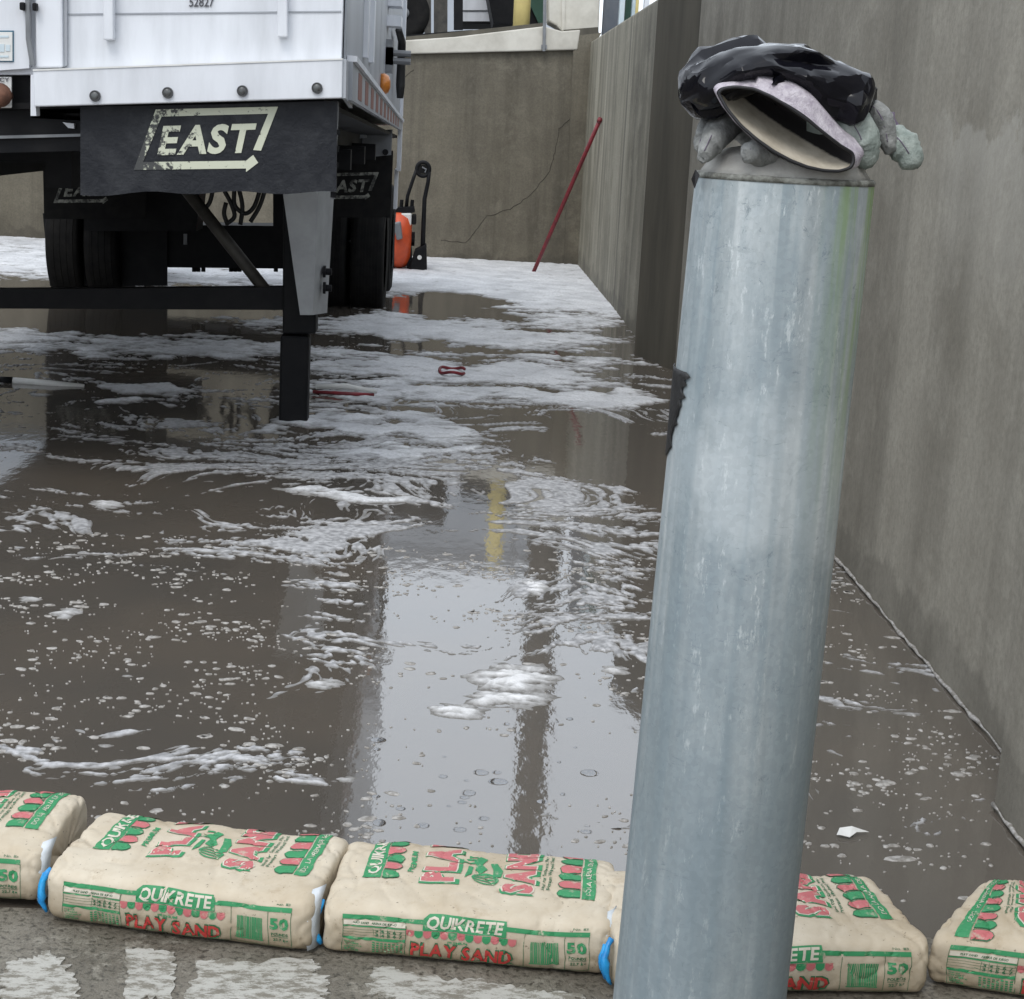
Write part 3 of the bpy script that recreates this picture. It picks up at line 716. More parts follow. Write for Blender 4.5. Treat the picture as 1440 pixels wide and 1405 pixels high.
# --- front panel
q4('green_ink', .036, .080, .182, .0885, .0008); q4('green_ink', .318, .080, .470, .0885, .0008)
poly('green_ink', [(.177, .068), (.326, .068), (.324, .097), (.187, .099), (.177, .09)], .0009)
frontext('print_white', 'QUIKRETE', .183, .0705, .320, .0945, .0015, .028, .12)
for k in range(13):
    a = .148+k*.0152; col = 'pink_ink' if k % 2 == 0 else 'green_ink'
    pts = [(a, .0665), (a, .058), (a+.003, .0535), (a+.007, .052), (a+.011, .0535), (a+.0142, .058), (a+.0142, .0665)]
    poly(col, pts, .0009)
frontext('green_ink', 'PREMIUM', .222, .0445, .258, .0492, .0009, .02)
for txt, a0, a1, s0 in (('PLAY', .158, .238, .0135), ('SAND', .248, .338, .012)):
    frontext('dark_ink', txt, a0-.002, s0-.002, a1+.0025, s0+.0305, .0008, .07, .05)
    frontext('red_ink', txt, a0, s0, a1, s0+.028, .0014, .035, .05)
for a in (.036, .147, .357, .427, .4695): q4('dark_ink', a, .010, a+LW, .080, .0007)
q4('dark_ink', .036, .0095, .470, .0105, .0007)
q4('print_white', .038, .069, .146, .078, .0007); frontext('dark_ink', 'PLAY SAND   ARENA DE JUEGO', .055, .071, .132, .0755, .0012, .02, .2)
q4('green_ink', .037, .0385, .147, .0445, .0008); q4('green_ink', .037, .0655, .147, .068, .0008)
for s in (.060, .055, .049): q4('dark_ink', .037, s, .147, s+.0006, .0007)
for i in range(5):
    for s in (.0475, .055): frontext('dark_ink', '%d' % (i+3), .094+i*.0105, s, .100+i*.0105, s+.006, .0009, .02)
for i in range(4): q4('dark_ink', .091+i*.0125, .0465, .0916+i*.0125, .0635, .0007)
for i in range(5): frontext('green_ink', ('mesh size', 'percent', 'weight', 'volume', 'area')[i], .040, .0325-i*.0048, .060+.006*(i % 3), .0362-i*.0048, .0008, .02)
for i in range(5):
    for j in range(8): q4('green_ink', .090+j*.007, .0325-i*.0048, .0945+j*.007, .0352-i*.0048, .0008)
rr = random.Random(2); a = .369
while a < .416:
    wbar = rr.choice((.0012, .0018, .0026)); q4('green_ink', a, .022, min(a+wbar, .417), .066, .0009); a += wbar+rr.choice((.0006, .0009, .0014))
q4('green_ink', .367, .0195, .418, .0215, .0009)
frontext('green_ink', '50', .431, .046, .466, .069, .0009, .05)
frontext('dark_ink', 'POUNDS', .433, .034, .464, .040, .0009, .03); q4('dark_ink', .433, .0315, .464, .0325, .0009)
frontext('dark_ink', '22.7 kg', .436, .022, .464, .0285, .0009, .03)
frontext('dark_ink', 'No. 1113', .440, .0915, .466, .0955, .0009, .0)
NFRONT = {k: (len(m_.v), len(m_.f)) for k, m_ in ART.items()}
# --- top panel
poly('green_ink', [(.050, .193), (.084, .193), (.084, .405), (.056, .405), (.055, .21), (.050, .21)], .0008)
toptext('print_white', 'QUIKRETE', .0565, .205, .080, .395, .0015, .025, .1)
def scallops(a_in, a_out, s0, n_, w_, sg):
    for k in range(n_):
        s = s0+k*w_; col = 'green_ink' if k % 2 == 0 else 'pink_ink'
        tip = a_out+sg*.007
        pts = [(a_in, s+.0012), (a_out-sg*.004, s+.0012), (a_out+sg*.003, s+w_*.2), (tip, s+w_*.5), (a_out+sg*.003, s+w_*.8), (a_out-sg*.004, s+w_-.0012), (a_in, s+w_-.0012)]
        poly('dark_ink', [(x, s+w_*.5+(y-s-w_*.5)*1.0) for x, y in pts], .0006)
        poly(col, [(a_in+(x-a_in)*.965, s+w_*.5+(y-s-w_*.5)*.84) for x, y in pts], .0011)
scallops(.086, .112, .193, 7, .0305, 1)
toptext('green_ink', 'PREMIUM', .130, .225, .141, .300, .0009, .03)
for txt, a0, a1 in (('PLAY', .160, .218), ('SAND', .305, .363)):
    s0 = .195 if txt == 'PLAY' else .180
    toptext('green_ink', txt, a0, s0-.004, a1+.006, s0+.194, .0006, .10, .0, .004)
    toptext('print_white', txt, a0, s0, a1, s0+.190, .0011, .085, .0, .0025)
    toptext('pink_ink', txt, a0, s0, a1, s0+.190, .0016, .06, .0, 0)
for i, tx in enumerate(('Ideal for Sandbox, Play', 'Premium Washed Sand')):
    toptext('dark_ink', tx, .376+i*.010, .200, .383+i*.010, .330, .0008, .01)
scallops(.446, .412, .178, 8, .0305, -1)
q4('green_ink', .449, .176, .473, .415, .0008); toptext('print_white', 'DO LA ARENA DE JUEGO', .456, .190, .466, .37, .0014, .0)
# flag and striped ball between the two words
poly('green_ink', [(.236, .215), (.246, .232), (.246, .262), (.238, .262)], .0008)
for k in range(-2, 3):
    pts = []
    for j in range(9):
        t = -1+j/4; pts.append((.272+.024*t, .222+.0095*k*math.sqrt(max(0, 1-t*t))+.002))
    for j in range(8, -1, -1):
        t = -1+j/4; pts.append((.272+.024*t, .222+.0095*k*math.sqrt(max(0, 1-t*t))-.002))
    poly('green_ink', pts, .0008+.00005*k)
poly('green_ink', [(.284, .232), (.298, .235), (.300, .262), (.288, .290), (.276, .285), (.282, .262)], .0008)
poly('green_ink', [(.250, .248), (.264, .243), (.272, .258), (.262, .275), (.270, .300), (.256, .305), (.246, .285), (.252, .268)], .0008)
for k in range(5): q4('green_ink', .228+.004*k, .275+.012*(k % 3), .246+.003*k, .280+.012*(k % 3), .0009+.00004*k)

def cutgrid(mbx, step=.007):
    bm = bmesh.new(); vs = [bm.verts.new(v) for v in mbx.v]
    for f in mbx.f:
        try: bm.faces.new([vs[i] for i in f])
        except ValueError: pass
    bmesh.ops.triangulate(bm, faces=[f for f in bm.faces if len(f.verts) > 4])
    xs_ = [v.co.x for v in bm.verts]; ys_ = [v.co.y for v in bm.verts]
    for ax, lo, hi in ((0, min(xs_), max(xs_)), (1, min(ys_), max(ys_))):
        p = math.ceil(lo/step)*step
        while p < hi:
            co = Vector((p, 0, 0)) if ax == 0 else Vector((0, p, 0)); no = Vector((1, 0, 0)) if ax == 0 else Vector((0, 1, 0))
            bmesh.ops.bisect_plane(bm, geom=bm.verts[:]+bm.edges[:]+bm.faces[:], plane_co=co, plane_no=no, dist=1e-6)
            p += step
    bm.verts.index_update()
    out = (np.array([v.co[:] for v in bm.verts]), [tuple(v.index for v in f.verts) for f in bm.faces]); bm.free()
    return out
FLAT = {k: cutgrid(mb_) for k, mb_ in ART.items()}

def chaikin(pts, it=3):
    pts = [np.array(p, float) for p in pts]
    for _ in range(it):
        q = []
        for i in range(len(pts)):
            a_, c_ = pts[i], pts[(i+1) % len(pts)]; q += [a_*.75+c_*.25, a_*.25+c_*.75]
        pts = q
    return np.array(pts)
def make_bag(loc, yaw, L, seed, label, fliptop=False, hscale=1.0, tilt=0.0, kl=0., kr=0., liner=True, endflap=True, pinch=.17):
    R = np.random.RandomState(seed); ox, oy = R.rand(2)*40
    C = chaikin([(.012, .0), (-.006, .02), (-.005, .078), (.004, .103), (.04, .111), (.14, .117), (.232, .118), (.268, .104), (.277, .06), (.268, .010), (.245, .0), (.12, .0)], 3)
    k0 = int(np.argmin(np.hypot(C[:, 0]-.005, C[:, 1]-.004))); C = np.roll(C, -k0, 0); C = np.vstack([C, C[:1]])
    d = np.r_[0, np.cumsum(np.hypot(*np.diff(C, axis=0).T))]; P = d[-1]
    yc, zc = .135, .052
    cy, sy = math.cos(yaw), math.sin(yaw)
    def S(a, s, lift=0., m=None):
        a = np.asarray(a, float); s = np.asarray(s, float) % P
        y = np.interp(s, d, C[:, 0]); z = np.interp(s, d, C[:, 1])
        q = np.abs(2*a/L-1); e = .022
        t = np.clip((q-(1-2*e/L))/(2*e/L), 0, 1)
        k = 1-pinch*(1-np.sqrt(np.clip(1-t*t, 0, 1)))
        if m is not None: k = k*m
        y = yc+(y-yc)*(1-(1-k)*.75); z = zc+(z-zc)*k
        hh = .95+.06*perlin(a*5+ox, oy+.3)+.04*perlin(a*11+ox, s*3+oy)
        z = z*hh*hscale
        # paper: broad dents, sharp creases, gathers at the ends
        ny, nz = y-yc, (z-zc)*2.2; nl = np.hypot(ny, nz)+1e-6
        dsp = .0024*fbm(a*6+ox, s*5+oy, 2) - .0042*np.exp(-np.abs(perlin(a*8+ox*2, s*7+a*5+oy))*24) - .0025*np.exp(-np.abs(perlin(a*15-s*10+ox, s*12+oy*2))*22) + .0005*perlin(a*60+ox, s*45)
        en = np.clip((q-.66)/.34, 0, 1)
        dsp = dsp + en*(.0028*fbm(a*10+oy, s*26+ox, 2) - .006*np.exp(-np.abs(perlin(a*12+s*8+ox, s*13-oy))*16))
        low = np.clip(z/.02, 0, 1)
        y = y+dsp*ny/nl; z = z+dsp*nz/nl*low
        z = np.maximum(z, 0)+lift*0
        x = a+.003*perlin(s*20+ox, a*8)+y*(kl*np.clip(1-3*a/L, 0, 1)+kr*np.clip(3*a/L-2, 0, 1))
        z = z+tilt*a
        return np.stack([loc[0]+x*cy-y*sy, loc[1]+x*sy+y*cy, .013+z], -1)
    root = thing('sandbag', loc, label, 'sandbag', 'sandbags laid in a row along the water')
    na, ns = 110, 120
    A = L*(.5-.5*np.cos(np.linspace(0, np.pi, na+1)))*.6 + L*np.linspace(0, 1, na+1)*.4
    Sg = np.linspace(0, P, ns, endpoint=False)
    cols = [(0., m_) for m_ in (.02, .35, .7)] + [(a_, 1.) for a_ in A] + [(L, m_) for m_ in (.7, .35, .02)]
    V = np.concatenate([S(np.full(ns, a_), Sg, m=m_) for a_, m_ in cols]); fs = []
    for i in range(len(cols)-1):
        for k in range(ns): fs.append((i*ns+k, (i+1)*ns+k, (i+1)*ns+(k+1) % ns, i*ns+(k+1) % ns))
    mesh('paper_sack', V, fs, MATS['kraft_paper'], root, True)
    nm = {'green_ink': 'green_print', 'pink_ink': 'pink_print', 'red_ink': 'red_print', 'dark_ink': 'dark_print', 'print_white': 'white_print'}
    for col, (vv, ff) in FLAT.items():
        a, s, l = vv.T.copy()
        if fliptop:
            topm = s > .13; a = np.where(topm, .509-a, a); s = np.where(topm, .52-s-.0, s)
        a = a*(L/.506)
        e = .0008; p0 = S(a, s); du = S(a+e, s)-p0; dv = S(a, s+e)-p0
        nn = np.cross(du, dv); nn /= np.linalg.norm(nn, axis=1)[:, None]+1e-9
        V = p0+nn*(l*1.0+.0007)[:, None]
        mesh(nm[col], V, ff, MATS[col], root, False, fix=False)['kind'] = 'stuff'
    # blue inner liner bulging from the left end, white folded end paper at the right
    def wp(a, y, z): return Vector((loc[0]+a*cy-y*sy, loc[1]+a*sy+y*cy, .013+z+tilt*a))
    if liner:
        rnd = random.Random(seed); pts = []; rad = []
        for k in range(9):
            t = k/8; pts.append(wp(-.004-.012*math.sin(t*3.1)+rnd.uniform(-.002, .002), .004+.012*(1-t)+.03*t*t, .012+.075*t)); rad.append(.0035+.003*math.sin(t*3)+rnd.uniform(-.001, .002))
        mb = MB(); mb.tube(pts, rad, 9); mb.tube([p+Vector((-.004, .007, -.002)) for p in pts[1:8]], [r*.8 for r in rad[1:8]], 8)
        mb.build('blue_liner', MATS['blue_liner'], root, True)
    if endflap:
        rnd = random.Random(seed+50)
        prof = [(.018, .006), (.010, .035), (.012, .065), (.022, .090), (.05, .105)]
        vs_ = []
        for y, z in prof: vs_ += [wp(L-.010+rnd.uniform(-.002, .002), y-.008, z), wp(L+.001, y+.002+rnd.uniform(-.003, .003), z+.002), wp(L+.006, y+.02, z)]
        fs_ = []
        for i in range(len(prof)-1):
            for k in range(2): fs_.append((i*3+k, i*3+k+1, i*3+k+4, i*3+k+3))
        o = mesh('end_paper', vs_, fs_, MATS['paper_white'], root, True); md = o.modifiers.new('s', 'SOLIDIFY'); md.thickness = .0015
    return root
def bagfrom(pl, pr, *args, **kw):
    a = onz(*pl, .013); c = onz(*pr, .013); dv = c-a
    return make_bag((a.x, a.y, .013), math.atan2(dv.y, dv.x), dv.length, *args, **kw)
bagfrom((64, 1297), (436, 1346), 4, 'sandbag second from the left, angled with a crumpled right corner', hscale=1.0)
bagfrom((452, 1342), (855, 1378), 9, 'plump sandbag immediately left of the galvanized bollard', hscale=.98)
bagfrom((862, 1400), (1306, 1403), 15, 'sandbag partly hidden behind the galvanized bollard', hscale=1.0, kr=-.16, endflap=False)
a5 = onz(1299, 1386, .013); make_bag((a5.x, a5.y, .013), math.radians(-15), .51, 23, 'sandbag at the right edge with its top print upside down', fliptop=True, liner=False, kl=.42)
c1 = onz(53, 1282, .013); y1 = math.radians(-6); make_bag((c1.x-.5*math.cos(y1), c1.y+.02-.5*math.sin(y1), .013), y1, .5, 31, 'sandbag cut off by the left edge of the picture', liner=False)

# ================================================================== bollard
m, n, b = newmat('galvanized')
v = coords(n); vs_ = coords(n, (1, 1, .05)); vz = coords(n, (1, 1, .25))
c = mixc(n, ramp(n, noise(n, vs_, 24, 5, .65), [(.35, 0.0), (.65, 1.0)]), (.31, .35, .36), (.50, .535, .54))
c = mixc(n, ramp(n, noise(n, coords(n, (1, 1, .004)), 30, 2, .4), [(.46, 0.0), (.50, .5), (.62, .5), (.66, 0.0)]), c, (.61, .64, .635))
c = mixc(n, ramp(n, noise(n, coords(n, (1, 1, .45)), 16, 7, .8), [(.40, .55), (.60, 0.0)]), c, (.27, .315, .335))
c = mixc(n, ramp(n, noise(n, vz, 7, 4, .6), [(.4, 0.0), (.66, .8)]), c, (.23, .285, .32))
c = mixc(n, ramp(n, noise(n, vz, 60, 6, .8), [(.58, 0.0), (.66, .65)]), c, (.70, .74, .74))
c = mixc(n, ramp(n, noise(n, coords(n, (1, 1, .6)), 46, 8, .88, .8), [(.37, .7), (.42, 0.0)]), c, (.15, .19, .21))
sp = N(n, 'ShaderNodeSeparateXYZ'); n.links.new(v, sp.inputs[0])
# white oxide bloom round the middle of the pipe, with a ragged edge
ob = N(n, 'ShaderNodeMath', operation='MULTIPLY_ADD'); n.links.new(noise(n, v, 9, 5, .6), ob.inputs[0]); ob.inputs[1].default_value = .30; n.links.new(sp.outputs['Z'], ob.inputs[2])
om = N(n, 'ShaderNodeMapRange'); n.links.new(ob.outputs[0], om.inputs[0]); om.inputs[1].default_value = .9; om.inputs[2].default_value = 1.5
c = mixc(n, ramp(n, om.outputs[0], [(.32, 0.0), (.42, .45), (.56, .45), (.68, 0.0)]), c, (.62, .665, .68))
c = mixc(n, ramp(n, noise(n, coords(n, (1, 1, .012)), 38, 3, .5), [(.40, .35), (.52, 0.0)]), c, (.20, .27, .31))
lowm = N(n, 'ShaderNodeMapRange'); n.links.new(ob.outputs[0], lowm.inputs[0]); lowm.inputs[1].default_value = 1.12; lowm.inputs[2].default_value = .75
c = mixc(n, N_mul(n, lowm.outputs[0], .55), c, (.20, .25, .275))
vor = N(n, 'ShaderNodeTexVoronoi'); vor.inputs['Scale'].default_value = 150; n.links.new(v, vor.inputs['Vector'])
bw = N(n, 'ShaderNodeRGBToBW'); n.links.new(vor.outputs['Color'], bw.inputs[0])
c = mixc(n, .09, c, ramp(n, bw.outputs[0], [(.2, .25), (.8, .75)]), 'OVERLAY')
c = mixc(n, ramp(n, noise(n, coords(n, (1, 1, .35)), 15, 9, .9, .5), [(.33, .8), (.36, 0.0)]), c, (.10, .13, .145))
# short arcing scuffs
sv = coords(n, (1, 1, 3.5)); c = mixc(n, ramp(n, noise(n, sv, 26, 7, .85, 1.2), [(.36, .55), (.40, 0.0)]), c, (.17, .21, .24))
# algae on the right of the head: fades down the pipe
mz = N(n, 'ShaderNodeMapRange'); n.links.new(sp.outputs['Z'], mz.inputs[0]); mz.inputs[1].default_value = .95; mz.inputs[2].default_value = 1.40
mx = N(n, 'ShaderNodeMapRange'); n.links.new(sp.outputs['X'], mx.inputs[0]); mx.inputs[1].default_value = .400; mx.inputs[2].default_value = .455
mm = N(n, 'ShaderNodeMath', operation='MULTIPLY'); n.links.new(mz.outputs[0], mm.inputs[0]); n.links.new(mx.outputs[0], mm.inputs[1])
mm2 = N(n, 'ShaderNodeMath', operation='MULTIPLY'); n.links.new(mm.outputs[0], mm2.inputs[0]); n.links.new(ramp(n, noise(n, vs_, 40, 4), [(.45, 0.0), (.62, 1.0)]), mm2.inputs[1])
c = mixc(n, mm2.outputs[0], c, (.24, .36, .12))
n.links.new(c, b.inputs['Base Color']); b.inputs['Metallic'].default_value = .22
n.links.new(ramp(n, noise(n, vz, 12, 4), [(.35, .42), (.65, .65)]), b.inputs['Roughness'])
bump(n, b, mixc(n, .6, noise(n, vz, 40, 5, .7), noise(n, vs_, 9, 3)), .22, .006)
pm('cap_concrete', (.30, .29, .27), (.40, .39, .36), 25, .8, bmp=.5)
pm('rim_moss', (.10, .10, .085), (.26, .265, .24), 60, .8, bmp=.5, lo=.4, hi=.6)
pm('black_tape', (.008, .008, .009), (.02, .02, .02), 60, .5, bmp=.4)
BR = .1075
BT = Vector((.3815, 1.95, 1.388)); BB = Vector((.3565, 1.95, .012))
bo = thing('bollard', (BB.x, BB.y, .012), 'dented galvanized steel bollard with a concrete filled top', 'bollard')
ax_ = (BT-BB).normalized()
nr = 90; rings = [BB.lerp(BT, i/nr) for i in range(nr+1)]
vs, fs = [], []; seg = 72
for i, p in enumerate(rings):
    for k in range(seg):
        th = 2*math.pi*k/seg
        r = (BR-.003+.0105*(1-i/nr))*(1+.004*float(perlin(k*.18+3, i*.05))+.0015*float(perlin(k*.5, i*.4)))
        r -= .0014*math.exp(-((th-4.95)/.05)**2)     # weld seam groove
        vs.append((p.x+r*math.cos(th), p.y+r*math.sin(th), p.z))
for i in range(nr):
    for k in range(seg):
        a, c = i*seg+k, i*seg+(k+1) % seg; fs.append((a, c, c+seg, a+seg))
mesh('pipe', vs, fs, MATS['galvanized'], bo, True)
rnd = random.Random(8)
rp = [(BR-.010, -.003), (BR-.0022, -.0035), (BR-.0020, .001), (BR-.0045, .0035), (BR-.010, .003)]
MB().lathe(rp, BT, 'z', 72).build('pipe_rim', MATS['rim_moss'], bo, True)
MB().lathe([(BR-.006, .001), (BR-.014, .012), (.088, .023), (.068, .032), (.042, .037), (.015, .039), (.001, .0395)], BT, 'z', 56).build('concrete_cap', MATS['cap_concrete'], bo, True)
# torn black tape down the left side
tv, tf = [], []
for i in range(23):
    zt = i/22; py_ = 516+126*zt
    zc_ = at(950, py_, 1.95).z; cxp = BB.lerp(BT, (zc_-BB.z)/(BT.z-BB.z))
    wa = .42*(1-zt)**.6+.12*rnd.random()+.10
    for th in np.linspace(2.85, 3.0+wa, 9):
        tv.append((cxp.x+(BR+.0020)*math.cos(th), cxp.y+(BR+.0020)*math.sin(th), zc_))
for i in range(22):
    for j in range(8): tf.append((9*i+j, 9*i+j+1, 9*i+j+10, 9*i+j+9))
o = mesh('tape_scrap', tv, tf, MATS['black_tape'], bo, True); md = o.modifiers.new('s', 'SOLIDIFY'); md.thickness = .001

# ================================================================== gloves and plastic bag on the bollard
m, n, b = newmat('black_plastic')
b.inputs['Base Color'].default_value = (.006, .006, .009, 1); b.inputs['Roughness'].default_value = .10; b.inputs['Specular IOR Level'].default_value = .26
pm('glove_leather', (.13, .135, .13), (.30, .305, .295), 45, .85, bmp=.7, detail=8)
pm('glove_green', (.17, .205, .185), (.36, .40, .37), 45, .85, bmp=.7, detail=8)
pm('cuff_lining', (.56, .51, .42), (.47, .42, .34), 30, .75, bmp=.2)
m, n, b = newmat('cuff_inside')     # cream leather below; shade of the deep upper inside painted dark
v = coords(n); at0 = N(n, 'ShaderNodeAttribute', attribute_name='inner_shade')
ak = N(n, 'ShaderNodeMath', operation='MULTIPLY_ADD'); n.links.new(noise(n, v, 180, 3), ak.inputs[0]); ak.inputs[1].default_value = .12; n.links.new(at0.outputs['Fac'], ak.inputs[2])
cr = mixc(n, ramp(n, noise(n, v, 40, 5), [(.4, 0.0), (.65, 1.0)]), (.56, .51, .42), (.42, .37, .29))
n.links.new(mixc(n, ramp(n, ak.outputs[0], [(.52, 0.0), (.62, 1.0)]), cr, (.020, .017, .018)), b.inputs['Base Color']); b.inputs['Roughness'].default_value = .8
pm('cuff_cloth', (.34, .30, .35), (.56, .52, .56), 110, .9, bmp=.6)
pm('binding_black', (.008, .008, .01), (.016, .016, .018), 40, .6)
pm('glove_purple', (.10, .075, .12), (.15, .12, .17), 60, .9, bmp=.4)
def g(x, y, dy): return at(x, y, 1.95+dy)
def smooth_path(q, sub=5, it=3):
    sm = []
    for i in range(len(q)-1):
        for k in range(sub): sm.append(q[i].lerp(q[i+1], k/sub))
    sm.append(q[-1])
    for _ in range(it): sm = [sm[0]]+[(sm[i-1]+sm[i]*2+sm[i+1])/4 for i in range(1, len(sm)-1)]+[sm[-1]]
    return sm
def finger(name, pts, rads, mat, parent, seed=0, flat=.8):
    """a limp glove finger: tapered, rounded tip, wrinkled"""
    q = smooth_path(pts, 6, 3); n_ = len(q); rr = np.interp(np.linspace(0, 1, n_), np.linspace(0, 1, len(rads)), rads)
    tip = (q[-1]-q[-2]).normalized()
    for k in range(1, 5): q.append(q[n_-1]+tip*rr[n_-1]*math.sin(k*math.pi/8)); rr = np.append(rr, max(rr[n_-1]*math.cos(k*math.pi/8), .0006))
    mb = MB(); mb.tube(q, list(rr), 18)
    for i, vv in enumerate(mb.v):
        nz_ = float(fbm(np.array(i*.11+seed*7), np.array((i//18)*.55+seed), 2)); n2 = float(perlin(np.array((i//18)*.9+seed), np.array(i % 18*.2))); mb.v[i] = vv+Vector((nz_*.0022+n2*.001, nz_*.002, nz_*.0022-n2*.001))
    o = mb.build(name, mat, parent, True)
    # stitched seam along the side facing out
    sm = [p + Vector((-.35, -.9, .25)).normalized()*(r_*1.0+.0006) for p, r_ in list(zip(q, rr))[2:n_]]
    MB().tube(sm, .0006, 6).build('seam', MATS['glove_purple'], o, True)
    return o
# glove with the stiff cuff
G1 = thing('work_glove', tuple(g(1130, 236, 0)), 'work glove on the bollard with stiff cream-lined cuff gaping open', 'glove', )
upper = [(1010, 131), (1017, 124.5), (1035, 122), (1060, 125), (1085, 136), (1110, 151), (1135, 168), (1160, 188), (1182, 205), (1199, 215)]
lower = [(1201, 226), (1196, 236), (1180, 241), (1158, 240), (1135, 235), (1112, 226), (1088, 213), (1064, 196), (1042, 177), (1022, 153)]
loop = upper+lower
NL = 150
lp = [g(x, y, 0) for x, y in loop]
lp3 = []
for i, (x, y) in enumerate(loop):
    t = (x-1010)/190; lp3.append(g(x, y, -.118+.015*(t-.5)**2*4))
def closed_resample(q, n_):
    q = q+[q[0]]; dd = np.r_[0, np.cumsum([(q[i+1]-q[i]).length for i in range(len(q)-1)])]
    out = [Vector([float(np.interp(s, dd, [p[k] for p in q])) for k in range(3)]) for s in np.linspace(0, dd[-1], n_, endpoint=False)]
    for _ in range(2): out = [(out[i-1]+out[i]*2+out[(i+1) % n_])/4 for i in range(n_)]
    return out
rim = closed_resample(lp3, NL)
ctr = sum(rim, Vector())/NL
vs, fs = [], []
steps = [(0, 1.0, 0), (.012, 1.01, .003), (.032, .93, .012), (.052, .78, .020), (.072, .55, .026), (.083, .28, .029), (.087, .04, .030)]
steps = [tuple(float(np.interp(u, np.linspace(0, 1, 7), [s_[k] for s_ in steps])) for k in range(3)) for u in np.linspace(0, 1, 25)]
for dy, sc_, up_ in steps:
    for p in rim: vs.append(ctr+(p-ctr)*sc_+Vector((.0, dy, up_)))
for i in range(len(steps)-1):
    for k in range(NL): fs.append((i*NL+k, i*NL+(k+1) % NL, (i+1)*NL+(k+1) % NL, (i+1)*NL+k))
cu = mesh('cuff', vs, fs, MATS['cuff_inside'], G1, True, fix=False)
at_ = cu.data.attributes.new('inner_shade', 'FLOAT', 'POINT')
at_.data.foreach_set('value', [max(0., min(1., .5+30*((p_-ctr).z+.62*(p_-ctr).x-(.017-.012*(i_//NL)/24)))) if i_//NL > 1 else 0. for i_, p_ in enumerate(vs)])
vs2 = []
for j, (dy, sc_, up_) in enumerate(steps):
    for p in rim:
        dv = (p-ctr); vs2.append(ctr+dv*sc_+dv.normalized()*(.0028+.003*min(1, j/8)+.011*(min(1, j/4)*max(0, min(1, (dv.z+.45*dv.x+.01)/.02))*max(0, min(1, (dv.x+.045)/.05))))+Vector((0, dy+.002, up_+(.006*min(1, j/4) if dv.z+dv.x*.4 > 0 and dv.x > -.03 else 0))))
mesh('cuff_shell', vs2, fs, MATS['cuff_cloth'], cu, True)
MB().tube(rim+[rim[0], rim[1]], .0019, 8, False).build('cuff_binding', MATS['binding_black'], cu, True)
finger('glove_finger', [g(1150, 170, -.02), g(1196, 172, -.045), g(1214, 200, -.05), g(1216, 218, -.05)], [.03, .024, .021, .016], MATS['glove_green'], G1, 1)
finger('glove_finger', [g(1190, 190, .0), g(1208, 162, -.01), g(1230, 152, -.02), g(1243, 172, -.03), g(1250, 205, -.03)], [.016, .012, .011, .013, .010], MATS['glove_leather'], G1, 2)
finger('glove_finger', [g(1236, 172, -.005), g(1252, 188, -.01), g(1269, 205, -.02), g(1280, 221, -.025)], [.009, .014, .0195, .0155], MATS['glove_green'], G1, 3)
finger('glove_finger', [g(1225, 165, .01), g(1245, 172, .01), g(1258, 192, .005)], [.012, .014, .011], MATS['glove_purple'], G1, 4)
finger('glove_palm', [g(1090, 185, .07), g(1150, 190, .07), g(1205, 190, .045)], [.035, .038, .025], MATS['glove_leather'], G1, 5)
# the other glove, fingers showing at the left
G2 = thing('work_glove', tuple(g(1030, 225, 0)), 'grey work glove under the plastic bag, its fingers drooping at the left', 'glove')
finger('glove_finger', [g(1045, 150, .035), g(1022, 172, -.005), g(1005, 195, -.045), g(993, 216, -.055)], [.02, .02, .016, .010], MATS['glove_leather'], G2, 6)
finger('glove_finger', [g(1030, 150, .03), g(1005, 172, .005), g(992, 190, -.02), g(986, 205, -.03)], [.02, .016, .012, .009], MATS['glove_leather'], G2, 7)
finger('glove_finger', [g(1105, 228, -.045), g(1078, 219, -.075), g(1058, 214, -.088)], [.012, .015, .013], MATS['glove_leather'], G2, 8)
finger('glove_palm', [g(1110, 175, .07), g(1060, 168, .06), g(1030, 160, .04)], [.035, .033, .022], MATS['glove_leather'], G2, 9)
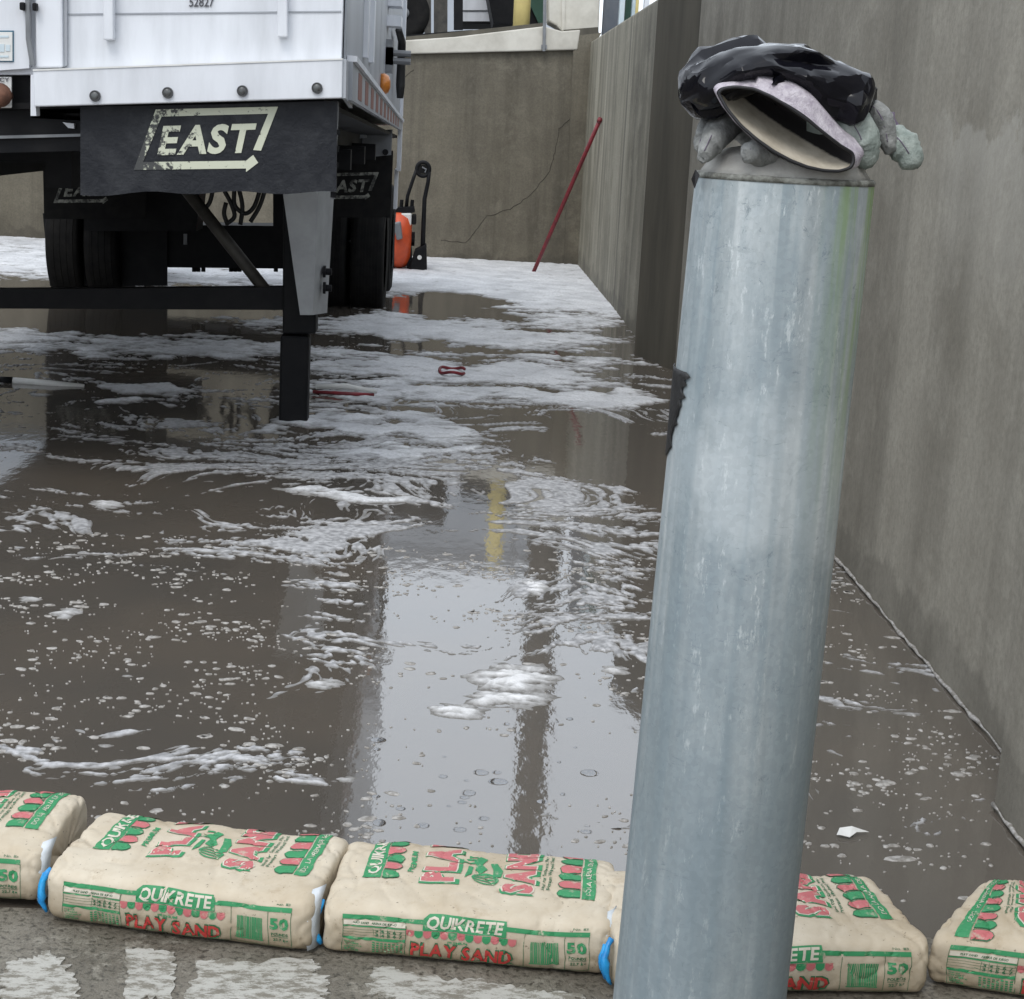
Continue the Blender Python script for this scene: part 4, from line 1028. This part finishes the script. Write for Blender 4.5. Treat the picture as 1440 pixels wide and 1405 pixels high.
# crumpled black plastic bag
def plastic():
    cl = smooth_path([g(956, 142, -.02), g(985, 130, -.02), g(1022, 108, -.01), g(1062, 98, -.01), g(1105, 107, -.01), g(1150, 126, -.01), g(1195, 142, -.015), g(1224, 152, -.015)], 14, 12)
    n_ = len(cl); T = np.linspace(0, 1, n_)
    rr = np.interp(T, [0, .03, .08, .18, .3, .5, .7, .85, .95, 1], [.004, .018, .030, .036, .031, .029, .034, .037, .026, .004])
    ry = np.interp(T, [0, .03, .1, .3, .6, .85, .95, 1], [.006, .03, .06, .10, .105, .075, .04, .006])
    seg = 110; rb = random.Random(5)
    # crumpling: sharp folds from triangle waves running in random directions
    folds = []
    for lam, amp, cnt in ((.075, .0070, 4), (.045, .0040, 5), (.026, .0016, 5)):
        for _ in range(cnt):
            dr = Vector((rb.gauss(0, .55), rb.gauss(0, 1), rb.gauss(0, 1.2))).normalized(); folds.append((dr, 1/(lam*rb.uniform(.8, 1.3)), rb.random(), amp))
    tri = lambda t: abs((t % 1.0)*2-1)*2-1
    vs, fs = [], []
    for i, p in enumerate(cl):
        t = (cl[min(i+1, n_-1)]-cl[max(i-1, 0)]).normalized(); up = Vector((0, 1, 0)).cross(t)*-1
        if up.z < 0: up = -up
        for k in range(seg):
            th = 2*math.pi*k/seg; rad = up*math.sin(th)*rr[i]+Vector((0, 1, 0))*math.cos(th)*ry[i]
            q = p+rad; wq = q+Vector((.006*math.sin(q.z*50), .006*math.sin(q.x*40), .008*math.sin(q.x*35+q.y*20)))
            dsp = .62*sum(a_*tri(wq.dot(d_)*f_+ph) for d_, f_, ph, a_ in folds)
            dsp *= min(1, rr[i]/.02)
            vs.append(q+rad.normalized()*dsp+t*dsp*.3)
    for i in range(n_-1):
        for k in range(seg):
            a, c = i*seg+k, i*seg+(k+1) % seg; fs.append((a, c, c+seg, a+seg))
    fs += [list(range(seg)), [len(vs)-seg+k for k in range(seg)]]
    o = mesh('sheet', vs, fs, MATS['black_plastic'], PB, False)
    dc = o.modifiers.new('d', 'DECIMATE'); dc.ratio = .16
    dg = bpy.context.evaluated_depsgraph_get(); dg.update(); me = bpy.data.meshes.new_from_object(o.evaluated_get(dg)); o.modifiers.clear(); o.data = me
    me.polygons.foreach_set('use_smooth', [True]*len(me.polygons)); me.set_sharp_from_angle(angle=math.radians(22))
    return o
PB = thing('plastic_bag', tuple(g(1100, 150, 0)), 'crumpled glossy black plastic bag draped over the gloves on the bollard', 'bag')
sh = plastic()
MB().add([g(1072, 122, -.09), g(1103, 97, -.10), g(1104, 126, -.095), g(1088, 118, -.112)], [(0, 1, 3), (1, 2, 3), (0, 3, 2), (0, 2, 1)]).build('bag_fold', MATS['black_plastic'], PB)
MB().add([g(1214, 140, -.02), g(1234, 124, -.03), g(1233, 140, -.03), g(1218, 150, -.04), g(1222, 134, -.05)], [(0, 1, 4), (1, 2, 4), (2, 3, 4), (0, 4, 3), (0, 3, 2, 1)]).build('bag_fold', MATS['black_plastic'], PB)
MB().add([g(978, 238, -.055), g(984, 246, -.06), g(977, 266, -.03), g(972, 252, -.03)], [(0, 1, 2, 3)]).build('bag_tail', MATS['black_plastic'], PB)

# ================================================================== foam on the water
SHEET = [(0.01,13.77,0.413,0.517,-1.90),(0.96,13.69,0.617,1.732,0.90),(0.54,15.50,0.706,0.871,0.80),(-0.39,11.76,0.664,0.633,1.20),(0.31,11.38,0.768,0.357,1.00),(0.02,10.61,0.962,0.104,-1.00),(0.29,10.34,0.740,0.164,0.50),(0.11,10.11,0.331,0.126,-0.60),(-0.15,9.67,0.493,0.346,0.80),(0.45,9.80,0.207,0.267,0.90),(0.84,9.84,0.282,0.299,0.50),(1.00,9.68,0.139,0.174,-1.00),(-0.29,8.88,0.448,0.244,0.80),(0.65,8.78,0.522,0.192,1.50),(1.08,9.17,0.175,0.209,0.80),(0.77,7.55,0.321,0.817,-2.50),(0.32,8.10,0.263,0.246,-0.90),(-0.31,7.84,0.392,0.269,0.60),(-0.22,7.07,0.321,0.142,0.60),(-0.54,7.63,0.274,0.146,1.10),(-1.78,10.15,0.902,0.567,1.30),(-2.72,10.39,0.262,0.394,0.90),(-2.52,9.48,0.239,0.165,0.90),(-1.43,11.48,0.360,0.400,0.80),(-2.43,11.08,0.333,0.484,-1.50),(-1.57,9.41,0.708,0.136,-1.40),(-0.92,9.86,0.132,0.179,-0.80),(-1.60,8.66,0.300,0.185,1.30),(-1.63,8.08,0.173,0.142,0.90),(-1.36,8.16,0.085,0.083,0.90),(-1.13,8.24,0.130,0.084,0.90),(-0.94,8.50,0.112,0.067,0.90),(-1.59,7.57,0.359,0.214,-1.40),(-1.85,7.84,0.200,0.191,-0.60),(-1.06,7.29,0.386,0.267,0.55),(-2.02,8.10,0.206,0.122,0.50),(-0.36,6.33,0.257,0.089,1.00),(-0.24,6.16,0.195,0.061,0.70),(-1.25,5.93,0.067,0.056,1.10),(-1.11,6.00,0.057,0.046,0.70),(-0.73,5.95,0.158,0.102,0.30),(-0.02,6.74,0.184,0.115,-1.00),(0.18,6.64,0.122,0.210,-1.50),(0.16,5.54,0.102,0.089,-1.50),(-0.19,7.08,0.225,0.095,0.40),(0.28,7.03,0.162,0.125,-0.70),(0.03,7.61,0.174,0.145,0.50),(0.04,5.60,0.179,0.122,-0.80),(-0.55,8.19,0.147,0.125,-0.50),(0.04,5.22,0.288,0.357,-1.00),(-1.14,4.87,0.561,0.627,-3.00),(-0.04,4.44,0.623,0.600,-3.00),]
FILM = [(-0.09,6.80,0.886,0.664,0.50),(0.27,6.45,0.450,0.333,0.50),(0.57,5.90,0.277,0.682,0.75),(-0.72,5.47,0.292,0.368,0.70),(-0.27,5.75,0.234,0.428,0.65),(-0.37,5.43,0.122,0.287,0.60),(-0.98,6.75,0.755,0.360,0.35),(-1.44,5.76,0.298,0.265,0.40),(0.35,4.85,0.249,0.390,0.60),(0.57,4.81,0.135,0.384,0.50),(-0.30,4.76,0.129,0.299,0.35),(-0.39,4.82,0.087,0.461,0.30),(-0.12,4.40,0.182,0.090,0.45),(-1.65,6.60,0.169,0.413,-0.40),(-1.36,6.45,0.167,0.132,-0.80),(0.06,6.28,0.172,0.252,-0.30),(0.04,5.40,0.273,0.209,-1.20),(0.00,4.73,0.174,0.296,-1.20),(0.18,6.64,0.091,0.196,-1.40),(0.16,5.54,0.089,0.089,-1.40),(-1.03,4.58,0.406,0.417,-1.20),(-0.02,3.63,0.186,0.410,-2.00),(-0.54,3.47,0.528,0.116,0.45),(-0.88,3.50,0.141,0.075,0.50),(-0.47,4.36,0.217,0.139,0.25),(0.37,3.91,0.092,0.313,-1.20),(0.71,7.28,0.274,0.676,-2.00),(0.24,7.88,0.932,0.987,0.30),]
def field(X, Y, blobs):
    s = np.zeros_like(X)
    for cx, cy, rx, ry, a in blobs:
        dx = np.abs(X-cx)/(rx*1.15); dy = np.abs(Y-cy)/(ry*1.15); r2 = dx*dx+dy*dy
        s += a*np.exp(-r2**1.6)
    return s
def heightfield(name, y0, y1, dy0, dyk, dxk, fn, mat, parent=None):
    ys = [y0]
    while ys[-1] < y1: ys.append(ys[-1]+min(max(dy0, dyk*ys[-1]**2), .03))
    ys = np.array(ys); nx = int(7.0/dxk); U = np.linspace(0, 1, nx)
    x0 = -(.30*ys+1.0); X = x0[:, None]+(1.42-x0[:, None])*U[None, :]; Y = np.repeat(ys[:, None], nx, 1)
    H = fn(X, Y)
    keep = np.maximum.reduce([H[:-1, :-1], H[1:, :-1], H[:-1, 1:], H[1:, 1:]]) > 0
    idx = np.arange(X.size).reshape(X.shape)
    F_ = np.stack([idx[:-1, :-1], idx[:-1, 1:], idx[1:, 1:], idx[1:, :-1]], -1)[keep]
    used, inv = np.unique(F_, return_inverse=True); F_ = inv.reshape(-1, 4)
    V = np.stack([X.ravel()[used], Y.ravel()[used], np.maximum(H.ravel()[used], -.012)], -1)
    me = bpy.data.meshes.new(name); me.vertices.add(len(V)); me.vertices.foreach_set('co', V.ravel())
    me.loops.add(F_.size); me.loops.foreach_set('vertex_index', F_.ravel().astype(np.int32))
    me.polygons.add(len(F_)); me.polygons.foreach_set('loop_start', np.arange(0, F_.size, 4, dtype=np.int32)); me.polygons.foreach_set('loop_total', np.full(len(F_), 4, np.int32))
    me.polygons.foreach_set('use_smooth', np.ones(len(F_), bool)); me.update(calc_edges=True); me.validate()
    return link(name, me, mat, parent)
def sheets(X, Y):
    far = np.clip((Y-13.2)/1.2, 0, 1)*1.5 + np.where(Y > 9.2, .35, 0)*np.clip((X+1.2)/.6, 0, 1)
    wx = X+.12*fbm(X*2, Y*1.2, 3); wy = Y+.30*fbm(X*2+7, Y*1.2+3, 3)
    d = field(wx, wy, SHEET)+far
    band = np.exp(-((Y-8.7)/1.9)**2)*np.clip((X+1.1)/.5, 0, 1)*np.clip((1.25-X)/.3, 0, 1)
    d = d+.62*band-.4*np.exp(-(((X-.75)/.45)**2+((Y-7.3)/.8)**2))
    nz = .42*fbm(X*1.6, Y*1.8, 5, .6)+(.34+.22*band)*fbm(X*5, Y*8, 3)+.24*fbm(X*17, Y*22, 2, .6)
    near = np.clip((6.2-Y)/1.0, 0, 1)*.9
    Fv = d*.9+nz-.74-near
    lump = .5+.7*fbm(X*8, Y*9, 3, .55)
    return np.where(Fv > 0, .0145*np.tanh(Fv*2.4)*np.clip(.5+.6*lump, .25, 2), Fv*.05)
def film(X, Y):
    wx = X+.06*fbm(X*4, Y*3, 3); wy = Y+.10*fbm(X*4+7, Y*3+3, 3)
    d = field(wx, wy, FILM)+np.where(Y > 6.5, .28, 0)
    sw = .22*fbm(X*1.1+4, Y*1.3, 2); X0, Y0 = X, Y; X = X+sw; Y = Y+.35*fbm(X0*1.1+11, Y0*1.3+6, 2)
    wx2 = X+.012*fbm(X*20, Y*14, 2); wy2 = Y+.02*fbm(X*20+3, Y*14+8, 2)
    a = fbm(wx2*24, wy2*30, 1); c = fbm(wx2*50+5, wy2*60, 1); e = fbm(X*2.2, Y*6.5, 3)
    lace = .7-2.4*np.abs(fbm(wx2*9+2, wy2*12, 2))
    Fv = .30*a+.38*c+.75*e+.40*lace+d*.80-.62
    return np.where(Fv > 0, .006*np.tanh(Fv*3), Fv*.04)
tagp(heightfield('foam_sheet', 4.6, 17.94, .006, .00024, .010, sheets, MATS['foam']), 'broken white foam floating in sheets over the far flooded dock', 'foam', kind='stuff')
tagp(heightfield('foam_film', 3.2, 10.5, .005, .00021, .009, film, MATS['foam_thin']), 'lacy grey foam film breaking up on the brown water', 'foam', kind='stuff')
# small flecks near the bags: many flat irregular islands
rnd = random.Random(21); R = np.random.RandomState(4)
mb = MB(); cnt = 0
while cnt < 3400:
    y = 2.9+rnd.random()**1.2*2.6; x = rnd.uniform(-.34*y-.4, 1.36)
    if -.16 < x*3.4/y-.02 < .36 and y < 4.6 and rnd.random() < .80 and x < .45: continue
    dens = .30+1.5*float(fbm(np.array(x*2.6), np.array(y*4.2), 4, .6))
    if rnd.random() > dens: continue
    if x > XNEAR-.02 and y < 3.4: continue
    s = .0016+.0085*rnd.random()**4.5+(.009*rnd.random() if rnd.random() < .04 else 0); el = rnd.uniform(1.0, 2.8); n_ = rnd.randint(8, 11); ph = rnd.uniform(-.5, .5)
    if y > 4.4: s *= 1.2
    ring = []
    for k in range(n_):
        t = 2*math.pi*k/n_; r = s*rnd.uniform(.65, 1.15); ux, uy = r*el*math.cos(t), r*1.25*math.sin(t)
        ring.append((x+ux*math.cos(ph)-uy*math.sin(ph), y+ux*math.sin(ph)+uy*math.cos(ph)))
    vs = [(a, c, -.002) for a, c in ring]+[(x+(a-x)*.7, y+(c-y)*.7, .0022) for a, c in ring]
    mb.add(vs, [(k, (k+1) % n_, n_+(k+1) % n_, n_+k) for k in range(n_)]+[list(range(n_, 2*n_))]); cnt += 1
tagp(mb.build('foam_flecks', MATS['fleck'], None, True), 'scattered small pale foam flecks on the brown water behind the sandbags', 'foam', kind='stuff')
# single bubbles resting on the bright reflection
mb = MB(); rnd = random.Random(12)
for i in range(30):
    p = onz(rnd.uniform(505, 830), rnd.uniform(1010, 1170)); r = rnd.choice((.004, .005, .006, .008, .010, .014))*rnd.uniform(.8, 1.2)
    el = rnd.uniform(1, 1.6); prof = [(r, -.001), (r*.92, r*.16), (r*.7, r*.30), (r*.35, r*.36), (r*.02, r*.38)]
    k0 = len(mb.v); mb.lathe(prof, p, 'z', 16)
    for j in range(k0, len(mb.v)): mb.v[j].x = p.x+(mb.v[j].x-p.x)*el
tagp(mb.build('water_bubbles', MATS['bubble'], None, True), 'clear bubbles on the water just behind the sandbags', 'bubbles', kind='stuff')
# larger foam islands, each its own
def island(px_, py_, rx, ry, h, seed, label, layers=1):
    c = onz(px_, py_); ex = (onz(px_+rx, py_)-c).length; ey = abs(onz(px_, py_-ry).y-onz(px_, py_+ry).y)/2
    vs, fs = [], []; nr_, ns_ = 9, 40
    for i in range(nr_+1):
        t = i/nr_
        for k in range(ns_):
            th = 2*math.pi*k/ns_
            rd = 1+.26*float(fbm(np.array(math.cos(th)*1.1+seed*3.1), np.array(math.sin(th)*1.1+seed), 4, .6))
            x, y = ex*t*rd*math.cos(th), ey*t*rd*math.sin(th)
            z = h*(1-t**3.0)*(.7+.6*float(fbm(np.array(x*16+seed), np.array(y*40), 3)))-.004*t
            vs.append((c.x+x, c.y+y, z))
    for i in range(nr_):
        for k in range(ns_):
            a, q = i*ns_+k, i*ns_+(k+1) % ns_; fs.append((a, q, q+ns_, a+ns_))
    o = mesh('foam_island', vs, fs, MATS['foam_white'], None, True)
    return tagp(o, label, 'foam', 'larger foam islands on the near water')
for i, (x, y, rx, ry, h, lb) in enumerate([
    (722, 953, 66, 24, .020, 'largest white foam island in the bright reflection, hindmost of three'),
    (712, 983, 68, 14, .018, 'long white foam island in front of the largest one'),
    (641, 1001, 46, 12, .018, 'smooth white foam island, frontmost of three in the bright reflection'),
    (458, 962, 34, 8, .012, 'slim white foam island left of the bright reflection'),
    (752, 826, 22, 12, .02, 'compact pale foam lump near the top of the bright reflection'),
    (866, 943, 24, 8, .012, 'small foam island touching the bollard edge on its left'),
    (150, 709, 28, 6, .016, 'small bright foam island far left below the trailer'),
    (432, 694, 18, 4, .010, 'tiny foam island in front of the landing leg'),
    (40, 843, 22, 5, .010, 'leftmost foam blob of a pair on the brown water'),
    (94, 863, 28, 9, .012, 'glistening foam blob right of a smaller one on the brown water'),
    (412, 751, 14, 3.5, .008, 'tiny foam island above the brown water at mid left'),
    (150, 1049, 17, 4.5, .006, 'small foam island behind the second sandbag'),
    (180, 951, 16, 6, .005, 'small ragged foam island alone on the brown water'),
    (488, 1096, 22, 6, .006, 'thin foam island at the left margin of the bright reflection'),
    (1275, 1004, 34, 5, .005, 'long thin foam island right of the bollard beside the wall')]):
    island(x, y, rx*1.1, ry*1.1, h*.62, i+1, lb)
# ================================================================== floating scraps
def scrap(name, px_, mat, th, label, cat, seed=0):
    q = [onz(x, y, .012) for x, y in px_]
    o = MB().prism(q, (0, 0, -th)).build(name, MATS[mat], None, False, bevel=.002); return tagp(o, label, cat)
sc1 = thing('plastic_strip', tuple(onz(485, 545)), 'long red and white plastic strip floating right of the landing leg', 'debris')
a, c = onz(444, 544, .03), onz(530, 551, .02)
MB().tube([a, a.lerp(c, .5)+Vector((0, .02, .012)), c], [.012, .016, .010], 10).build('white_side', MATS['sign_white'], sc1, True)
a2, c2 = onz(440, 551, .012), onz(526, 556, .01)
MB().tube([a2, a2.lerp(c2, .5)+Vector((0, -.02, .004)), c2], [.009, .010, .012], 10).build('red_side', MATS['red_paint'], sc1, True)
mb = MB(); cc = onz(636, 521, .025)
rg = [cc+Vector((math.cos(t)*.075, math.sin(t)*.12, .008*math.sin(3*t))) for t in np.linspace(.3, 5.9, 22)]
mb.tube(rg, .009, 8)
tagp(mb.build('red_ring', MATS['red_paint'], None, True), 'small red plastic ring lying in the foam', 'debris')
mb = MB(); mb.tube([onz(18, 536, .008), onz(70, 540, .006), onz(118, 545, -.006)], [.02, .02, .018], 12)
tb = mb.build('white_tube', MATS['sign_white'], None, True); tagp(tb, 'white tube floating at the left edge below the cross bar', 'tube')
MB().tube([onz(-6, 535, .008), onz(18, 536, .008)], .022, 12).build('black_end', MATS['black_steel'], tb, True)
p = onz(1196, 1174, .004)
vs = [p+Vector((-.030, -.004, 0)), p+Vector((-.022, .010, .010)), p+Vector((.004, .012, .014)), p+Vector((.042, .010, .003)), p+Vector((.012, -.002, .007)), p+Vector((-.006, -.018, .002)), p+Vector((-.026, -.012, .004))]
o = mesh('paper_scrap', vs, [(0, 1, 6), (1, 2, 5, 6), (2, 4, 5), (2, 3, 4)], MATS['sign_white']); md = o.modifiers.new('s', 'SOLIDIFY'); md.thickness = .001
tagp(o, 'torn white scrap floating behind the sandbag right of the bollard', 'scrap')
